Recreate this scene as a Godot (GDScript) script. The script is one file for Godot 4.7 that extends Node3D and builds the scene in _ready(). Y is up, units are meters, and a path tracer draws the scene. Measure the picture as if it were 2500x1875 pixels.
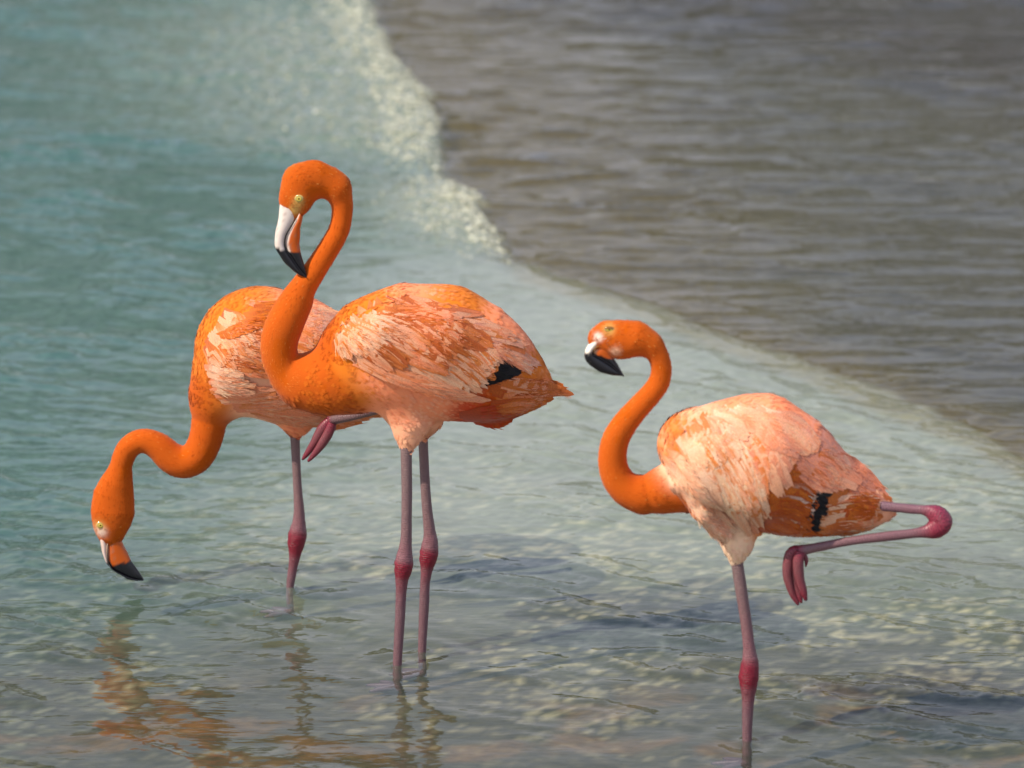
extends Node3D
# Three flamingos wading in a shallow lagoon while a small wash of foamy water runs in from the left.

const CELL := 0.0055
# real-world base colours, linear
const ORANGE := Color(0.50, 0.088, 0.004)
const DEEP := Color(0.48, 0.062, 0.004)
const PINK := Color(0.90, 0.285, 0.130)
const PALE := Color(0.92, 0.440, 0.260)
const CREAM := Color(0.93, 0.620, 0.420)
const RED := Color(0.55, 0.050, 0.012)
const MAUVE := Color(0.72, 0.270, 0.180)
const OCHRE := Color(0.62, 0.420, 0.120)
const BLACK := Color(0.010, 0.010, 0.012)
const WHITE := Color(0.90, 0.800, 0.690)
const AMBER := Color(0.70, 0.180, 0.014)

var rng := RandomNumberGenerator.new()
var soft := FastNoiseLite.new()
var ripple_a := FastNoiseLite.new()
var ripple_b := FastNoiseLite.new()
var lump := FastNoiseLite.new()
var caustic_noise := FastNoiseLite.new()
var mats := {}
var plume_mesh: ArrayMesh
var barb_mesh: ArrayMesh

# ---------------------------------------------------------------- small helpers
func palette(k: int) -> Color:
	return [ORANGE, DEEP, PINK, PALE, CREAM, RED, MAUVE, OCHRE, BLACK, WHITE, AMBER][k]

func put(called: String, mesh: Mesh, mat: Material, parent: Node) -> MeshInstance3D:
	var m := MeshInstance3D.new()
	m.name = called
	m.mesh = mesh
	m.material_override = mat
	parent.add_child(m, true)
	return m

func sm(a: float, b: float, x: float) -> float:
	return smoothstep(a, b, x)

func jit(c: Color, k: float) -> Color:
	var v := 1.0 + rng.randf_range(-k, k)
	return Color(clampf(c.r * v, 0, 0.92), clampf(c.g * v * (1.0 + rng.randf_range(-k, k) * 0.6), 0, 0.9), clampf(c.b * v, 0, 0.9))

# a sheet of rows x cols points; normals along (column step x row step), turned over when asked
func sheet(p: PackedVector3Array, rows: int, cols: int, col: PackedColorArray, uv: PackedVector2Array, over: bool) -> ArrayMesh:
	var nor := PackedVector3Array()
	nor.resize(p.size())
	for r in rows:
		for c in cols:
			var c0 := maxi(c - 1, 0)
			var c1 := mini(c + 1, cols - 1)
			var r0 := maxi(r - 1, 0)
			var r1 := mini(r + 1, rows - 1)
			var n := (p[r * cols + c1] - p[r * cols + c0]).cross(p[r1 * cols + c] - p[r0 * cols + c])
			if n.length_squared() < 1e-16:
				n = Vector3.UP
			nor[r * cols + c] = n.normalized() * (-1.0 if over else 1.0)
	var idx := PackedInt32Array()
	idx.resize((rows - 1) * (cols - 1) * 6)
	var k := 0
	for r in rows - 1:
		for c in cols - 1:
			var a := r * cols + c
			var b := a + 1
			var d := a + cols
			var e := d + 1
			if over:
				idx[k] = a; idx[k + 1] = b; idx[k + 2] = d; idx[k + 3] = b; idx[k + 4] = e; idx[k + 5] = d
			else:
				idx[k] = a; idx[k + 1] = d; idx[k + 2] = b; idx[k + 3] = b; idx[k + 4] = d; idx[k + 5] = e
			k += 6
	return raw_mesh(p, nor, col, uv, idx)

func raw_mesh(p: PackedVector3Array, nor: PackedVector3Array, col: PackedColorArray, uv: PackedVector2Array, idx: PackedInt32Array) -> ArrayMesh:
	var arr := []
	arr.resize(Mesh.ARRAY_MAX)
	arr[Mesh.ARRAY_VERTEX] = p
	arr[Mesh.ARRAY_NORMAL] = nor
	if col.size() == p.size():
		arr[Mesh.ARRAY_COLOR] = col
	if uv.size() == p.size():
		arr[Mesh.ARRAY_TEX_UV] = uv
	arr[Mesh.ARRAY_INDEX] = idx
	var m := ArrayMesh.new()
	m.add_surface_from_arrays(Mesh.PRIMITIVE_TRIANGLES, arr)
	return m

# smooth interpolation of a list of Vector4 (x, y, z, radius)
func spline(q: Array, t: float) -> Vector4:
	var n := q.size() - 1
	var f := clampf(t, 0.0, 1.0) * n
	var i := mini(int(f), n - 1)
	var u := f - i
	var a: Vector4 = q[maxi(i - 1, 0)]
	var b: Vector4 = q[i]
	var c: Vector4 = q[i + 1]
	var d: Vector4 = q[mini(i + 2, n)]
	return b + (c - a) * (0.5 * u) + (a * 2.0 - b * 5.0 + c * 4.0 - d) * (0.5 * u * u) + (b * 3.0 - a - c * 3.0 + d) * (0.5 * u * u * u)

func quads(a: Array) -> Array:
	var out := []
	for i in a.size() / 4:
		out.append(Vector4(a[i * 4], a[i * 4 + 1], a[i * 4 + 2], a[i * 4 + 3]) * 0.001)
	return out

# the same limb with more, evenly flowing points
func eased(q: Array) -> Array:
	var a := q.duplicate()
	for turn in 2:
		var b := a.duplicate()
		for i in range(1, a.size() - 1):
			var m: Vector4 = (a[i - 1] + a[i] * 2.0 + a[i + 1]) * 0.25
			b[i] = Vector4(lerpf(a[i].x, m.x, 0.35), lerpf(a[i].y, m.y, 0.35), m.z, m.w)
		a = b
	var out := []
	var n := (a.size() - 1) * 5
	for i in n + 1:
		out.append(spline(a, i / float(n)))
	return out

func pts(a: Array) -> PackedVector2Array:
	var out := PackedVector2Array()
	for i in a.size() / 2:
		out.append(Vector2(a[i * 2], a[i * 2 + 1]) * 0.001)
	return out

# a limb swept along points with its own radius at each; colours are keyed along its length
func tube(q: Array, keys: Array, sides := 14, per := 5, squash := 1.0, knob := 0.0) -> ArrayMesh:
	var rows := (q.size() - 1) * per + 1
	var cols := sides + 1
	var p := PackedVector3Array()
	var col := PackedColorArray()
	var uv := PackedVector2Array()
	var run := 0.0
	var last := Vector3.ZERO
	for r in rows:
		var t := float(r) / (rows - 1)
		var v := spline(q, t)
		var c := Vector3(v.x, v.y, v.z)
		var v2 := spline(q, minf(t + 0.01, 1.0))
		var v1 := spline(q, maxf(t - 0.01, 0.0))
		var along := Vector3(v2.x - v1.x, v2.y - v1.y, v2.z - v1.z).normalized()
		var side := Vector3(0, 0, 1)
		var up := side.cross(along).normalized()
		side = along.cross(up).normalized()
		if r > 0:
			run += c.distance_to(last)
		last = c
		var shade := key_color(keys, t)
		for k in cols:
			var a := TAU * k / sides
			var rad := maxf(v.w, 0.0006)
			rad *= 1.0 + knob * soft.get_noise_3d(cos(a) * 60.0 + t * 40.0, sin(a) * 60.0, t * 900.0)
			p.append(c + up * (cos(a) * rad) + side * (sin(a) * rad * squash))
			col.append(shade)
			uv.append(Vector2(float(k) / sides, run * 9.0))
	var m := sheet(p, rows, cols, col, uv, false)
	# make the faces look outwards
	var nn: PackedVector3Array = m.surface_get_arrays(0)[Mesh.ARRAY_NORMAL]
	var mid := (rows / 2) * cols
	var centre := Vector3.ZERO
	for k in sides:
		centre += p[mid + k]
	centre /= sides
	if nn[mid].dot(p[mid] - centre) < 0.0:
		m = sheet(p, rows, cols, col, uv, true)
	return m

func key_color(keys: Array, t: float) -> Color:
	for i in keys.size() - 1:
		if t <= keys[i + 1][0]:
			var u := clampf((t - keys[i][0]) / maxf(keys[i + 1][0] - keys[i][0], 1e-5), 0.0, 1.0)
			return (keys[i][1] as Color).lerp(keys[i + 1][1], u * u * (3.0 - 2.0 * u))
	return keys[-1][1]

func along_line(l: PackedVector2Array, t: float) -> Vector2:
	var total := 0.0
	for i in l.size() - 1:
		total += l[i].distance_to(l[i + 1])
	var want := clampf(t, 0.0, 1.0) * total
	for i in l.size() - 1:
		var d := l[i].distance_to(l[i + 1])
		if want <= d or i == l.size() - 2:
			return l[i].lerp(l[i + 1], clampf(want / maxf(d, 1e-6), 0.0, 1.0))
		want -= d
	return l[-1]

# a solid between two edge lines seen from the side, w0..w1 its half width across
func loft(upper: PackedVector2Array, lower: PackedVector2Array, w0: float, w1: float, z: float, paint: Callable) -> ArrayMesh:
	var rows := 26
	var sides := 20
	var cols := sides + 1
	var p := PackedVector3Array()
	var col := PackedColorArray()
	var uv := PackedVector2Array()
	for r in rows:
		var t := float(r) / (rows - 1)
		var a := along_line(upper, t)
		var b := along_line(lower, t)
		var mid := (a + b) * 0.5
		var half := (a - b) * 0.5
		var w := lerpf(w0, w1, pow(t, 1.4)) * sqrt(clampf((1.02 - t) * 6.0, 0.0, 1.0))
		for k in cols:
			var th := TAU * k / sides
			var cx := cos(th)
			var sz := signf(sin(th)) * pow(absf(sin(th)), 0.75)
			var q := mid + half * cx
			p.append(Vector3(q.x, q.y, z + sz * w))
			col.append((paint as Callable).call(q, t, cx))
			uv.append(Vector2(float(k) / sides, t))
	var m := sheet(p, rows, cols, col, uv, false)
	var nn: PackedVector3Array = m.surface_get_arrays(0)[Mesh.ARRAY_NORMAL]
	var i := (rows / 3) * cols + sides / 4
	if nn[i].z < 0.0:
		m = sheet(p, rows, cols, col, uv, true)
	return m

# ---------------------------------------------------------------- materials
func make_materials() -> void:
	var vane := Image.create(96, 256, false, Image.FORMAT_RGB8)
	for y in 256:
		for x in 96:
			var u := absf(x - 47.5) / 47.5
			var barb := sin((y * 0.9 + u * 34.0) * 0.9 + 2.0 * soft.get_noise_2d(x * 3.0, y * 3.0))
			var v := 0.90 + 0.06 * barb + 0.22 * soft.get_noise_2d(x * 6.0, (y + u * 40.0) * 9.0)
			if u < 0.05:
				v = 0.86
			vane.set_pixel(x, y, Color(clampf(v, 0, 1), clampf(v - 0.01, 0, 1), clampf(v - 0.02, 0, 1)))
	var vane_tex := ImageTexture.create_from_image(vane)
	var f := StandardMaterial3D.new()
	f.vertex_color_use_as_albedo = true
	f.albedo_texture = vane_tex
	f.roughness = 0.62
	f.metallic_specular = 0.35
	f.rim_enabled = true
	f.rim = 0.35
	f.rim_tint = 0.6
	f.backlight_enabled = true
	f.backlight = Color(0.2, 0.2, 0.2)
	mats.feather = f
	var d := StandardMaterial3D.new()
	d.vertex_color_use_as_albedo = true
	d.roughness = 0.85
	d.metallic_specular = 0.25
	d.rim_enabled = true
	d.rim = 0.15
	d.rim_tint = 0.8
	mats.skin = d
	var pl := d.duplicate()
	pl.backlight_enabled = true
	pl.backlight = Color(0.25, 0.25, 0.25)
	mats.plume = pl
	var b := StandardMaterial3D.new()
	b.vertex_color_use_as_albedo = true
	b.roughness = 0.36
	b.metallic_specular = 0.5
	mats.bill = b
	var e := StandardMaterial3D.new()
	e.vertex_color_use_as_albedo = true
	e.roughness = 0.12
	mats.eye = e
	# scaly leg skin: rings of scutes with fine creases
	var sc := Image.create(128, 256, false, Image.FORMAT_RGB8)
	var bump := Image.create(128, 256, false, Image.FORMAT_RGB8)
	for y in 256:
		for x in 128:
			var wob := 5.0 * soft.get_noise_2d(cos(x * TAU / 128.0) * 30.0, sin(x * TAU / 128.0) * 30.0 + y * 0.7)
			var ring := absf(fposmod((y + wob * 1.8) / 12.8 + (0.5 if x > 64 else 0.0), 1.0) - 0.5) * 2.0
			var crease := 1.0 - sm(0.82, 0.99, ring)
			var seam := 1.0 if absf(x - 64.0) > 2.0 and x > 2 else 0.6
			var grain := soft.get_noise_2d(x * 9.0, y * 9.0)
			var v := (0.68 + 0.32 * crease) * seam * (0.88 + 0.35 * grain)
			sc.set_pixel(x, y, Color(v, v, v))
			var h := crease * 0.8 * seam + 0.15 * grain
			bump.set_pixel(x, y, Color(h, h, h))
	var g := StandardMaterial3D.new()
	g.vertex_color_use_as_albedo = true
	g.albedo_texture = ImageTexture.create_from_image(sc)
	g.heightmap_enabled = true
	g.heightmap_texture = ImageTexture.create_from_image(bump)
	g.heightmap_scale = 0.12
	g.roughness = 0.40
	g.metallic_specular = 0.5
	mats.leg = g
	plume_mesh = tuft(9)
	barb_mesh = blade(3, 0.06, 1.0)

# one small contour feather, root at the origin, tip at y = 1, lying along +y and arched outwards
func blade(rows: int, arch: float, root: float) -> ArrayMesh:
	var p := PackedVector3Array()
	var col := PackedColorArray()
	for r in rows:
		var t := float(r) / (rows - 1)
		var w := 0.5 * (sin(PI * clampf(0.18 + t * 0.80, 0, 1)) + 0.08)
		for c in 3:
			var k := c - 1
			p.append(Vector3(k * w, t, arch * sin(t * PI * 0.75) - absf(k) * 0.05))
			var v := lerpf(root, 1.0, t)
			col.append(Color(v, v, v))
	var nor := PackedVector3Array()
	nor.resize(p.size())
	nor.fill(Vector3(0, 0, 1))
	var m := sheet(p, rows, 3, col, PackedVector2Array(), false)
	return raw_mesh(p, nor, col, PackedVector2Array(), m.surface_get_arrays(0)[Mesh.ARRAY_INDEX])

# a soft body feather: loose barbs that spread from one root
func tuft(n: int) -> ArrayMesh:
	var p := PackedVector3Array()
	var nor := PackedVector3Array()
	var idx := PackedInt32Array()
	for j in n:
		var u := (j / float(n - 1)) * 2.0 - 1.0
		var l := 1.0 - 0.30 * u * u + rng.randf_range(-0.16, 0.04)
		var root := 0.10 + 0.25 * absf(u) + rng.randf_range(0.0, 0.1)
		for r in 4:
			var t := r / 3.0
			var y := lerpf(root, l, t)
			var x := u * (0.16 + 0.36 * pow(t, 0.8)) + rng.randf_range(-0.015, 0.015)
			var w := 0.085 * (1.0 - 0.8 * t * t)
			var z := 0.03 * sin(t * PI * 0.8) - 0.03 * u * u + 0.008 * (j % 2)
			p.append(Vector3(x - w, y, z))
			p.append(Vector3(x + w, y, z))
			var nn := Vector3(0, 0, 1)
			nor.append(nn)
			nor.append(nn)
			if r < 3:
				var a := p.size() - 2
				idx.append_array([a, a + 2, a + 1, a + 1, a + 2, a + 3])
	return raw_mesh(p, nor, PackedColorArray(), PackedVector2Array(), idx)

# ---------------------------------------------------------------- a body as one continuous surface
class Field:
	var o: Vector3
	var nx: int
	var ny: int
	var nz: int
	var h: float
	var g: PackedFloat32Array
	var front: PackedFloat32Array
	var rear: PackedFloat32Array
	var front0: PackedFloat32Array
	var laid := {1: 0, -1: 0}
	var rear0: PackedFloat32Array

	func _init(lo: Vector3, hi: Vector3, cell: float) -> void:
		o = lo
		h = cell
		nx = int((hi.x - lo.x) / h) + 1
		ny = int((hi.y - lo.y) / h) + 1
		nz = int((hi.z - lo.z) / h) + 1
		g.resize(nx * ny * nz)
		g.fill(1.0)

	# tapered capsule, flattened across by zs, joined smoothly over a distance k
	func cone(a: Vector4, b: Vector4, zs: float, k: float) -> void:
		var big := maxf(a.w, b.w) + k + 3.0 * h
		var x0 := clampi(int((minf(a.x, b.x) - big - o.x) / h), 0, nx - 1)
		var x1 := clampi(int((maxf(a.x, b.x) + big - o.x) / h) + 1, 0, nx - 1)
		var y0 := clampi(int((minf(a.y, b.y) - big - o.y) / h), 0, ny - 1)
		var y1 := clampi(int((maxf(a.y, b.y) + big - o.y) / h) + 1, 0, ny - 1)
		var zb := maxf(a.w, b.w) * zs + k + 3.0 * h
		var z0 := clampi(int((minf(a.z, b.z) - zb - o.z) / h), 0, nz - 1)
		var z1 := clampi(int((maxf(a.z, b.z) + zb - o.z) / h) + 1, 0, nz - 1)
		var iz := 1.0 / zs
		var dx := b.x - a.x
		var dy := b.y - a.y
		var dz := (b.z - a.z) * iz
		var il := 1.0 / maxf(dx * dx + dy * dy + dz * dz, 1e-9)
		var dr := b.w - a.w
		var ik := 1.0 / k
		for y in range(y0, y1 + 1):
			var py := o.y + y * h - a.y
			for z in range(z0, z1 + 1):
				var pz := (o.z + z * h - a.z) * iz
				var at := (y * nz + z) * nx
				var part := py * dy + pz * dz
				for x in range(x0, x1 + 1):
					var px := o.x + x * h - a.x
					var t := clampf((px * dx + part) * il, 0.0, 1.0)
					var ex := px - dx * t
					var ey := py - dy * t
					var ez := pz - dz * t
					var d := sqrt(ex * ex + ey * ey + ez * ez) - a.w - dr * t
					var old := g[at + x]
					var m := k - absf(old - d)
					if m > 0.0:
						g[at + x] = minf(old, d) - m * m * ik * 0.25
					elif d < old:
						g[at + x] = d

	func chain(q: Array, zs: float, k: float) -> void:
		for i in q.size() - 1:
			cone(q[i], q[i + 1], zs, k)

	func at(x: int, y: int, z: int) -> float:
		return g[(clampi(y, 0, ny - 1) * nz + clampi(z, 0, nz - 1)) * nx + clampi(x, 0, nx - 1)]

	func grad(p: Vector3) -> Vector3:
		var f := (p - o) / h
		var x := int(f.x + 0.5)
		var y := int(f.y + 0.5)
		var z := int(f.z + 0.5)
		return Vector3(at(x + 1, y, z) - at(x - 1, y, z), at(x, y + 1, z) - at(x, y - 1, z), at(x, y, z + 1) - at(x, y, z - 1)).normalized()

	# the surface: one point in every cell that it crosses, one quad round every crossed edge
	func skin(verts: PackedVector3Array, normals: PackedVector3Array, idx: PackedInt32Array) -> void:
		var id := PackedInt32Array()
		id.resize(nx * ny * nz)
		id.fill(-1)
		var far := h * 4.5
		var row := nx
		var lay := nx * nz
		for y in ny - 1:
			for z in nz - 1:
				var base := y * lay + z * row
				for x in nx - 1:
					var i := base + x
					var v0 := g[i]
					if v0 > far or v0 < -far:
						continue
					var v1 := g[i + 1]
					var v2 := g[i + row]
					var v3 := g[i + row + 1]
					var v4 := g[i + lay]
					var v5 := g[i + lay + 1]
					var v6 := g[i + lay + row]
					var v7 := g[i + lay + row + 1]
					var neg := int(v0 < 0) + int(v1 < 0) + int(v2 < 0) + int(v3 < 0) + int(v4 < 0) + int(v5 < 0) + int(v6 < 0) + int(v7 < 0)
					if neg == 0 or neg == 8:
						continue
					var s := Vector3.ZERO
					var n := 0
					# edges along x, z and y
					if (v0 < 0) != (v1 < 0): s += Vector3(v0 / (v0 - v1), 0, 0); n += 1
					if (v2 < 0) != (v3 < 0): s += Vector3(v2 / (v2 - v3), 0, 1); n += 1
					if (v4 < 0) != (v5 < 0): s += Vector3(v4 / (v4 - v5), 1, 0); n += 1
					if (v6 < 0) != (v7 < 0): s += Vector3(v6 / (v6 - v7), 1, 1); n += 1
					if (v0 < 0) != (v2 < 0): s += Vector3(0, 0, v0 / (v0 - v2)); n += 1
					if (v1 < 0) != (v3 < 0): s += Vector3(1, 0, v1 / (v1 - v3)); n += 1
					if (v4 < 0) != (v6 < 0): s += Vector3(0, 1, v4 / (v4 - v6)); n += 1
					if (v5 < 0) != (v7 < 0): s += Vector3(1, 1, v5 / (v5 - v7)); n += 1
					if (v0 < 0) != (v4 < 0): s += Vector3(0, v0 / (v0 - v4), 0); n += 1
					if (v1 < 0) != (v5 < 0): s += Vector3(1, v1 / (v1 - v5), 0); n += 1
					if (v2 < 0) != (v6 < 0): s += Vector3(0, v2 / (v2 - v6), 1); n += 1
					if (v3 < 0) != (v7 < 0): s += Vector3(1, v3 / (v3 - v7), 1); n += 1
					s /= maxi(n, 1)
					id[i] = verts.size()
					verts.append(o + (Vector3(x, y, z) + s) * h)
					# gradient of the cell's own eight values at the point
					var gx := lerpf(lerpf(v1 - v0, v3 - v2, s.z), lerpf(v5 - v4, v7 - v6, s.z), s.y)
					var gz := lerpf(lerpf(v2 - v0, v3 - v1, s.x), lerpf(v6 - v4, v7 - v5, s.x), s.y)
					var gy := lerpf(lerpf(v4 - v0, v5 - v1, s.x), lerpf(v6 - v2, v7 - v3, s.x), s.z)
					normals.append(Vector3(gx, gy, gz).normalized())
		for y in range(1, ny - 1):
			for z in range(1, nz - 1):
				var base := y * lay + z * row
				for x in range(1, nx - 1):
					var i := base + x
					var v0 := g[i]
					if v0 > far or v0 < -far:
						continue
					var inn := v0 < 0
					if (g[i + 1] < 0) != inn:
						face(idx, id[i - row - lay], id[i - lay], id[i], id[i - row], inn)
					if (g[i + row] < 0) != inn:
						face(idx, id[i - 1 - lay], id[i - 1], id[i], id[i - lay], inn)
					if (g[i + lay] < 0) != inn:
						face(idx, id[i - 1 - row], id[i - row], id[i], id[i - 1], inn)

	func face(idx: PackedInt32Array, a: int, b: int, c: int, d: int, turn: bool) -> void:
		if a < 0 or b < 0 or c < 0 or d < 0:
			return
		if turn:
			idx.append_array([a, b, c, a, c, d])
		else:
			idx.append_array([a, c, b, a, d, c])

	# how far the surface reaches towards and away from the viewer's side, carried on past the outline
	func reach() -> void:
		front.resize(nx * ny)
		rear.resize(nx * ny)
		var ok := PackedByteArray()
		ok.resize(nx * ny)
		for y in ny:
			for x in nx:
				var first := -1
				var last := -1
				for z in nz:
					if g[(y * nz + z) * nx + x] < 0.0:
						if first < 0:
							first = z
						last = z
				if last < 0:
					continue
				var k := y * nx + x
				ok[k] = 1
				var a := g[(y * nz + last) * nx + x]
				var b := at(x, y, last + 1)
				front[k] = o.z + (last + (a / (a - b) if b > 0.0 else 0.0)) * h
				a = g[(y * nz + first) * nx + x]
				b = at(x, y, first - 1)
				rear[k] = o.z + (first - (a / (a - b) if b > 0.0 else 0.0)) * h
		for turn in 26:
			var more := ok.duplicate()
			for y in range(1, ny - 1):
				for x in range(1, nx - 1):
					var k := y * nx + x
					if ok[k]:
						continue
					var n := 0
					var f := 0.0
					var r := 0.0
					for j in [k - 1, k + 1, k - nx, k + nx]:
						if ok[j]:
							n += 1
							f += front[j]
							r += rear[j]
					if n:
						var mid := (f + r) * 0.5 / n
						front[k] = lerpf(f / n, mid, 0.10)
						rear[k] = lerpf(r / n, mid, 0.10)
						more[k] = 1
			ok = more
		front0 = front.duplicate()
		rear0 = rear.duplicate()

	func depth(x: float, y: float, side: int) -> float:
		return look(x, y, front if side > 0 else rear)

	func bare(x: float, y: float, side: int) -> float:
		return look(x, y, front0 if side > 0 else rear0)

	func look(x: float, y: float, m: PackedFloat32Array) -> float:
		var fx := clampf((x - o.x) / h, 0.0, nx - 1.01)
		var fy := clampf((y - o.y) / h, 0.0, ny - 1.01)
		var ix := int(fx)
		var iy := int(fy)
		var u := fx - ix
		var v := fy - iy
		var k := iy * nx + ix
		return lerpf(lerpf(m[k], m[k + 1], u), lerpf(m[k + nx], m[k + nx + 1], u), v)

# ---------------------------------------------------------------- feathers
func feather_mesh(f: Field, side: int, root: Vector2, tip: Vector2, bow: float, width: float, tuck: float, c0: Color, c1: Color, c2: Color) -> ArrayMesh:
	var rows := 7
	var cols := 5
	var dir := tip - root
	var length := dir.length()
	var across := Vector2(-dir.y, dir.x) / maxf(length, 1e-5)
	var ctrl := (root + tip) * 0.5 + across * bow * length
	var p := PackedVector3Array()
	var col := PackedColorArray()
	var uv := PackedVector2Array()
	var ends := PackedFloat32Array()
	var streak := PackedFloat32Array()
	for k in cols:
		ends.append(rng.randf_range(0.93, 1.0))
		streak.append(rng.randf_range(-0.35, 0.35))
	var flat := PackedVector2Array()
	for r in rows:
		for k in cols:
			var s := float(r) / (rows - 1) * ends[k]
			var c := root.lerp(ctrl, s).lerp(ctrl.lerp(tip, s), s)
			var t := (ctrl - root).lerp(tip - ctrl, s).normalized()
			var n := Vector2(-t.y, t.x)
			var e := (k / float(cols - 1)) * 2.0 - 1.0
			var w := width * 0.5 * (0.45 + 0.55 * sm(0.0, 0.45, s)) * sqrt(clampf((1.03 - s) * 2.6, 0.0, 1.0))
			var q := c + n * (e * w)
			flat.append(q)
			var cc := c0.lerp(c1, sm(0.0, 0.6, s + streak[k] * 0.4)).lerp(c2, sm(0.5, 1.05, s + streak[k]))
			col.append(cc)
			uv.append(Vector2(k / float(cols - 1), s * length * 7.0))
	# every feather lies a hair above all that were laid before it, its edge tucked under the next one
	f.laid[side] += 1
	var level: float = 0.0026 + f.laid[side] * 0.000036
	for r in rows:
		for k in cols:
			var s := r / float(rows - 1)
			var e := (k / float(cols - 1)) * 2.0 - 1.0
			var q := flat[r * cols + k]
			var fit := clampf((f.bare(q.x, q.y, 1) - f.bare(q.x, q.y, -1) - 0.012) / 0.07, 0.06, 1.0)
			var z := f.bare(q.x, q.y, side) + side * fit * (level * lerpf(0.35, 1.0, sm(0.0, 0.3, s)) + tuck * e * sm(0.1, 0.5, s))
			p.append(Vector3(q.x, q.y, z))
	var m := sheet(p, rows, cols, col, uv, false)
	var nn: PackedVector3Array = m.surface_get_arrays(0)[Mesh.ARRAY_NORMAL]
	if nn[3 * cols + 2].z * side < 0.0:
		m = sheet(p, rows, cols, col, uv, true)
		nn = m.surface_get_arrays(0)[Mesh.ARRAY_NORMAL]
	for i in p.size():
		var q := p[i]
		var gx := (f.bare(q.x + 0.008, q.y, side) - f.bare(q.x - 0.008, q.y, side)) / 0.016
		var gy := (f.bare(q.x, q.y + 0.008, side) - f.bare(q.x, q.y - 0.008, side)) / 0.016
		nn[i] = (nn[i] + Vector3(-gx, -gy, 1.0).normalized() * side * 2.2).normalized()
	m = raw_mesh(p, nn, col, uv, m.surface_get_arrays(0)[Mesh.ARRAY_INDEX])
	# loose barbs that fray its edges and tip
	for j in 7:
		var r := rng.randf_range(1.8, rows - 1.3)
		var k := rng.randf_range(0.0, cols - 1.01)
		if rng.randf() < 0.6:
			k = [0.05, cols - 1.05][rng.randi() % 2]
		var i := int(r) * cols + int(k)
		var at := p[i].lerp(p[i + cols], r - int(r)).lerp(p[i + 1].lerp(p[i + cols + 1], r - int(r)), k - int(k))
		var go := (p[i + cols] - p[i]).normalized()
		var out := (p[i + 1] - p[i]).normalized() * (k / (cols - 1.0) - 0.5)
		var nz := nn[i]
		var y := (go + out * rng.randf_range(0.0, 0.7) + nz * 0.02).normalized()
		var x := y.cross(nz).normalized()
		var l := rng.randf_range(0.009, 0.022)
		var w := rng.randf_range(0.0007, 0.0016)
		fray_at.append(Transform3D(Basis(x * w, y * l, nz * l), at + nz * 0.0006))
		fray_tint.append(jit(col[i].lerp(col[i + cols], r - int(r)), 0.12))
	return m

# where the body seen from the side is thin: close to its outline or beyond it
func thin(f: Field, q: Vector2) -> bool:
	return f.bare(q.x, q.y, 1) - f.bare(q.x, q.y, -1) < 0.21

var fray_at: Array[Transform3D] = []
var fray_tint := PackedColorArray()

func fray(bird: Node3D) -> void:
	scatter("loose_barbs", barb_mesh, fray_at, fray_tint, bird)
	fray_at = []
	fray_tint = PackedColorArray()

func scatter(called: String, mesh: Mesh, where: Array[Transform3D], tint: PackedColorArray, bird: Node3D) -> void:
	var mm := MultiMesh.new()
	mm.transform_format = MultiMesh.TRANSFORM_3D
	mm.use_colors = true
	mm.mesh = mesh
	mm.instance_count = where.size()
	for i in where.size():
		mm.set_instance_transform(i, where[i])
		mm.set_instance_color(i, tint[i])
	var node := MultiMeshInstance3D.new()
	node.name = called
	node.multimesh = mm
	node.material_override = mats.plume
	node.set_meta("kind", "stuff")
	bird.add_child(node, true)

# a row of feathers: roots between a and b, tips between c and d (all seen from the side)
# [a, b, c, d as eight numbers in mm], count, width mm, bow, lift mm, colour numbers [two kinds of feather, each base-middle-tip]
func tract(f: Field, parent: Node, side: int, line: Array, n: int, width: float, bow: float, lift: float, kinds: Array, ragged := 0.06) -> void:
	var q := pts(line)
	n = int(n * 1.45)
	width *= 0.95
	ragged = maxf(ragged, 0.05) * 1.2
	for step in n:
		var i := n - 1 - step if q[0].x < q[1].x else step
		var t := (i + 0.5) / n
		var tt := clampf(t + rng.randf_range(-0.2, 0.2) / n, 0.0, 1.0)
		var root := q[0].lerp(q[1], tt)
		var tip := q[2].lerp(q[3], clampf(t + rng.randf_range(-0.2, 0.2) / n, 0.0, 1.0))
		tip += (tip - root) * rng.randf_range(-ragged * 2.0, ragged)
		root += (tip - root) * rng.randf_range(-0.10, 0.10)
		var kind: Array = kinds[(i + int(rng.randf() < 0.25)) % kinds.size()]
		if side < 0 and (thin(f, root) or thin(f, tip) or thin(f, (root + tip) * 0.5 + (tip - root).orthogonal() * bow * 0.6)):
			continue
		var base := Color(0, 0, 0)
		for k: Array in kinds:
			base += palette(k[1]) * (1.0 / kinds.size())
		var c0 := jit(palette(kind[0]), 0.08).lerp(base, 0.15)
		var c1 := jit(palette(kind[1]), 0.08).lerp(base, 0.08)
		var c2 := jit(palette(kind[2]), 0.08).lerp(base, 0.3)
		var onward := (q[1] - q[0]) * (-1.0 if q[0].x < q[1].x else 1.0)
		var tuck := -0.0008 * signf(Vector2(-(tip - root).y, (tip - root).x).dot(onward))
		var w := width * 0.001 * rng.randf_range(0.98, 1.32)
		var m := feather_mesh(f, side, root, tip, bow + rng.randf_range(-0.03, 0.03), w, tuck, c0, c1, c2)
		put("feather", m, mats.feather, parent)

# ---------------------------------------------------------------- the birds
func tint_at(blobs: Array, kinds: Array, x: float, y: float) -> Color:
	var sum := Color(0, 0, 0)
	var total := 1e-6
	for i in blobs.size():
		var b: Vector4 = blobs[i]
		var d := Vector2(x - b.x, y - b.y).length_squared() / (b.w * b.w)
		var w := exp(-d * 1.6) + 1e-7 / (1.0 + d)
		w *= 1.0
		sum += palette(kinds[i]) * w
		total += w
	return Color(sum.r / total, sum.g / total, sum.b / total)

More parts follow.
